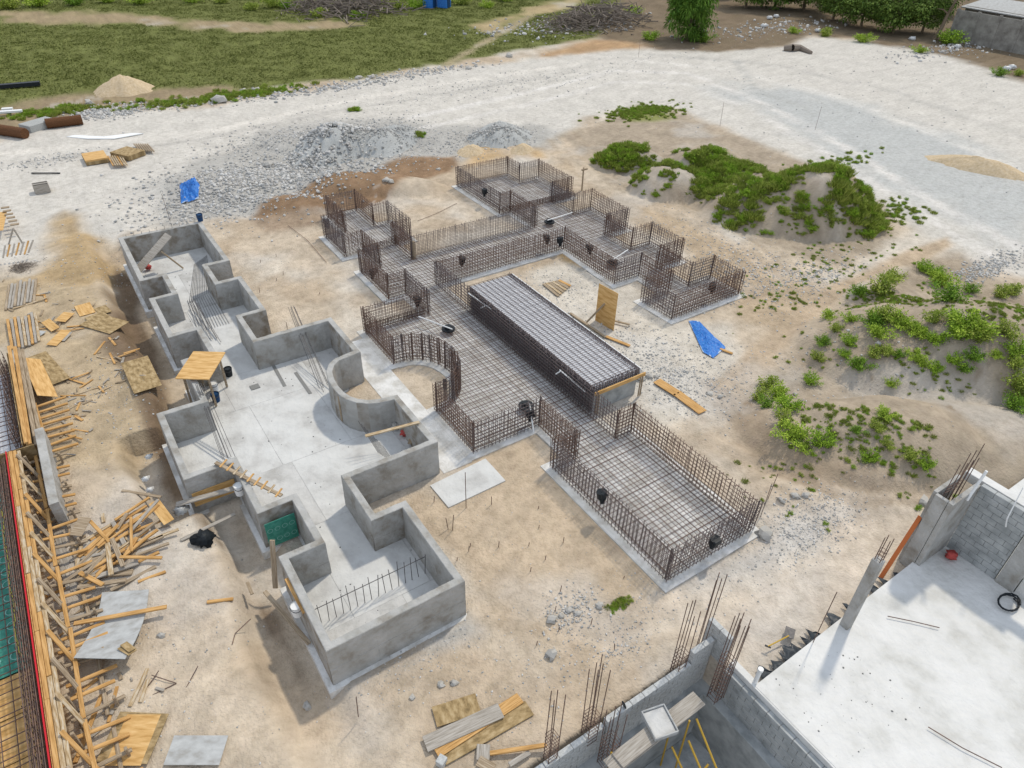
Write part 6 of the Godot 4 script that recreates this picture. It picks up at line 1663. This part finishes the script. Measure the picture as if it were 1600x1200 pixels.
# ---------------------------------------------------------------- far buildings
func far_things():
	var w := thing("boundary_wall", "old grey block boundary wall behind the trees", "wall", Vector3(91.15, 0.00, -29.77))
	var a: Vector3 = Vector3(91.45, 0.00, -38.91)
	var b: Vector3 = Vector3(91.15, 0.00, -29.77)
	var d := (b - a)
	var e := b + d * 1.5
	var full := (e - a).length()
	var ang := -atan2(d.z, d.x)
	var np := 9
	for k in np:
		put(boxm(Vector3(full / np - .3, 3.4, .2), M.oldwall, .01), "wall_panel", w, Transform3D(Basis(Vector3.UP, ang), a.lerp(e, (k + .5) / np) - b + Vector3.UP * 1.6))
		put(boxm(Vector3(.3, 3.55, .28), M.oldwall, .01), "pillar", w, Transform3D(Basis(Vector3.UP, ang), a.lerp(e, float(k) / np) - b + Vector3.UP * 1.65))
	var back := Vector3(d.z, 0, -d.x).normalized()
	if back.x < 0:
		back = -back
	var h := thing("white_house", "white house with red door and dark windows behind the boundary wall", "house", a.lerp(e, .62) + back * 9.0, ang)
	put(boxm(Vector3(16, 5.5, 8), M.white, .02), "wall", h, at(Vector3(0, 2.75, 0)))
	put(boxm(Vector3(16.6, .3, 8.6), M.oldwall, .02), "roof", h, at(Vector3(0, 5.65, 0)))
	for k in 4:
		var f := put(boxm(Vector3(1.5, 1.2, .12), M.pvc, .01), "window", h, at(Vector3(-6.0 + k * 3.0, 3.2, 4.02)))
		put(boxm(Vector3(1.3, 1.0, .06), M.black, .0), "pane", f, at(Vector3(0, 0, .05)))
	put(boxm(Vector3(2.2, 2.6, .15), M.redplastic, .01), "red_gate", h, at(Vector3(-7.6, 3.4, 4.05)))
	var s := thing("garden_shed", "grey low shed roof beside the white house", "shed", a.lerp(e, .12) + back * 7.0, ang)
	put(boxm(Vector3(9, 3.2, 5), M.oldwall, .02), "wall", s, at(Vector3(0, 1.6, 0)))
	put(boxm(Vector3(9.8, .12, 6), M.ply_grey, .01), "roof", s, Transform3D(Basis(Vector3.RIGHT, .12), Vector3(0, 3.4, 0)))
	for x in [[Vector3(44.85, 0.00, -85.70), "blue portable cabin standing left of its twin"], [Vector3(46.58, 0.00, -84.88), "blue portable cabin with a dark doorway"]]:
		var t := thing("portable_cabin", x[1], "cabin", x[0], .6)
		put(boxm(Vector3(1.5, 2.4, 1.4), M.tarp, .05), "body", t, at(Vector3(0, 1.25, 0)))
		put(boxm(Vector3(1.6, .2, 1.5), M.tarp_back, .05), "roof", t, at(Vector3(0, 2.5, 0)))
		put(boxm(Vector3(.8, 1.9, .06), M.navy, .01), "door", t, at(Vector3(0, 1.1, .72)))
	# litter by the far scrub
	for p in [Vector3(76.48, 0.00, -54.98), Vector3(81.81, 0.00, -58.46), Vector3(80.38, 0.00, -49.64), Vector3(83.60, 0.00, -58.87), Vector3(86.99, 0.00, -40.96), Vector3(81.49, 0.00, -26.81), Vector3(82.73, 0.00, -26.93), Vector3(87.61, 0.00, -35.67)]:
		var mb := MB.new()
		blob(mb, .36, .5, int(p.x))
		lone(mb.mesh(M.pvc), "litter_bag", "white rubbish bag lying in the scrub beyond the road", "bag", at(p + Vector3.UP * .2), "rubbish bags in the far scrub")
	var lg := MB.new()
	lg.tube([Vector3(67.60, 0.20, -44.46), Vector3(68.05, 0.35, -43.77), Vector3(69.34, 0.25, -43.66), Vector3(68.87, 0.15, -41.75)], [.35, .4, .35, .2], 8)
	lone(lg.mesh(M.stick), "fallen_log", "grey fallen log at the edge of the pale road", "log")

func _ready():
	rng.seed = 4711
	nz.seed = 3
	nz.frequency = .05
	nz.fractal_octaves = 4
	nz2.seed = 8
	nz2.frequency = .05
	nz2.fractal_octaves = 3
	# camera
	var cam := Camera3D.new()
	cam.name = "camera"
	cam.transform = Transform3D(Vector3(0.833743, 0.022381, 0.551700), Vector3(0.315070, 0.801254, -0.508647), Vector3(-0.453436, 0.597905, 0.660988), Vector3(-5.8858, 17.0000, 10.5347))
	cam.fov = 56.8293
	cam.far = 1500.0
	cam.near = .1
	add_child(cam)
	cam.current = true
	# hazy bright sky
	var env := Environment.new()
	env.background_mode = Environment.BG_SKY
	var sky := Sky.new()
	var sm := ProceduralSkyMaterial.new()
	sm.sky_top_color = Color(.75, .79, .85)
	sm.sky_horizon_color = Color(.90, .92, .94)
	sm.sky_curve = .2
	sm.ground_bottom_color = Color(.45, .42, .38)
	sm.ground_horizon_color = Color(.70, .72, .74)
	sm.sun_angle_max = 20.0
	sm.energy_multiplier = 1.25
	sky.sky_material = sm
	env.sky = sky
	env.tonemap_mode = Environment.TONE_MAPPER_LINEAR
	env.tonemap_exposure = 1.1
	env.sdfgi_enabled = true
	env.ssao_enabled = true
	env.ssil_enabled = true
	var we := WorldEnvironment.new()
	we.name = "world_environment"
	we.environment = env
	add_child(we)
	# sun: shadows of the column and the pool walls run towards -x and a little +z
	var sun := DirectionalLight3D.new()
	sun.name = "sun"
	sun.light_energy = 0.7
	sun.light_color = Color(1.0, .96, .89)
	sun.light_angular_distance = 3.0
	sun.shadow_enabled = true
	add_child(sun)
	sun.look_at_from_position(Vector3.ZERO, Vector3(-.63, -.98, .23), Vector3.UP)
	materials()
	var shell := ring(SHELL, 0, 1.0)
	var cage := ring(CAGE, 1.68, 1.0)
	SOLID = [inset(shell, -.02), inset(cage, -.1)]
	make_ground()
	pool_shell()
	rebar_pool()
	formwork()
	lower_building()
	far_things()
	stones()
	crumbs()
	plants()
	timber_yard()
	small_things()
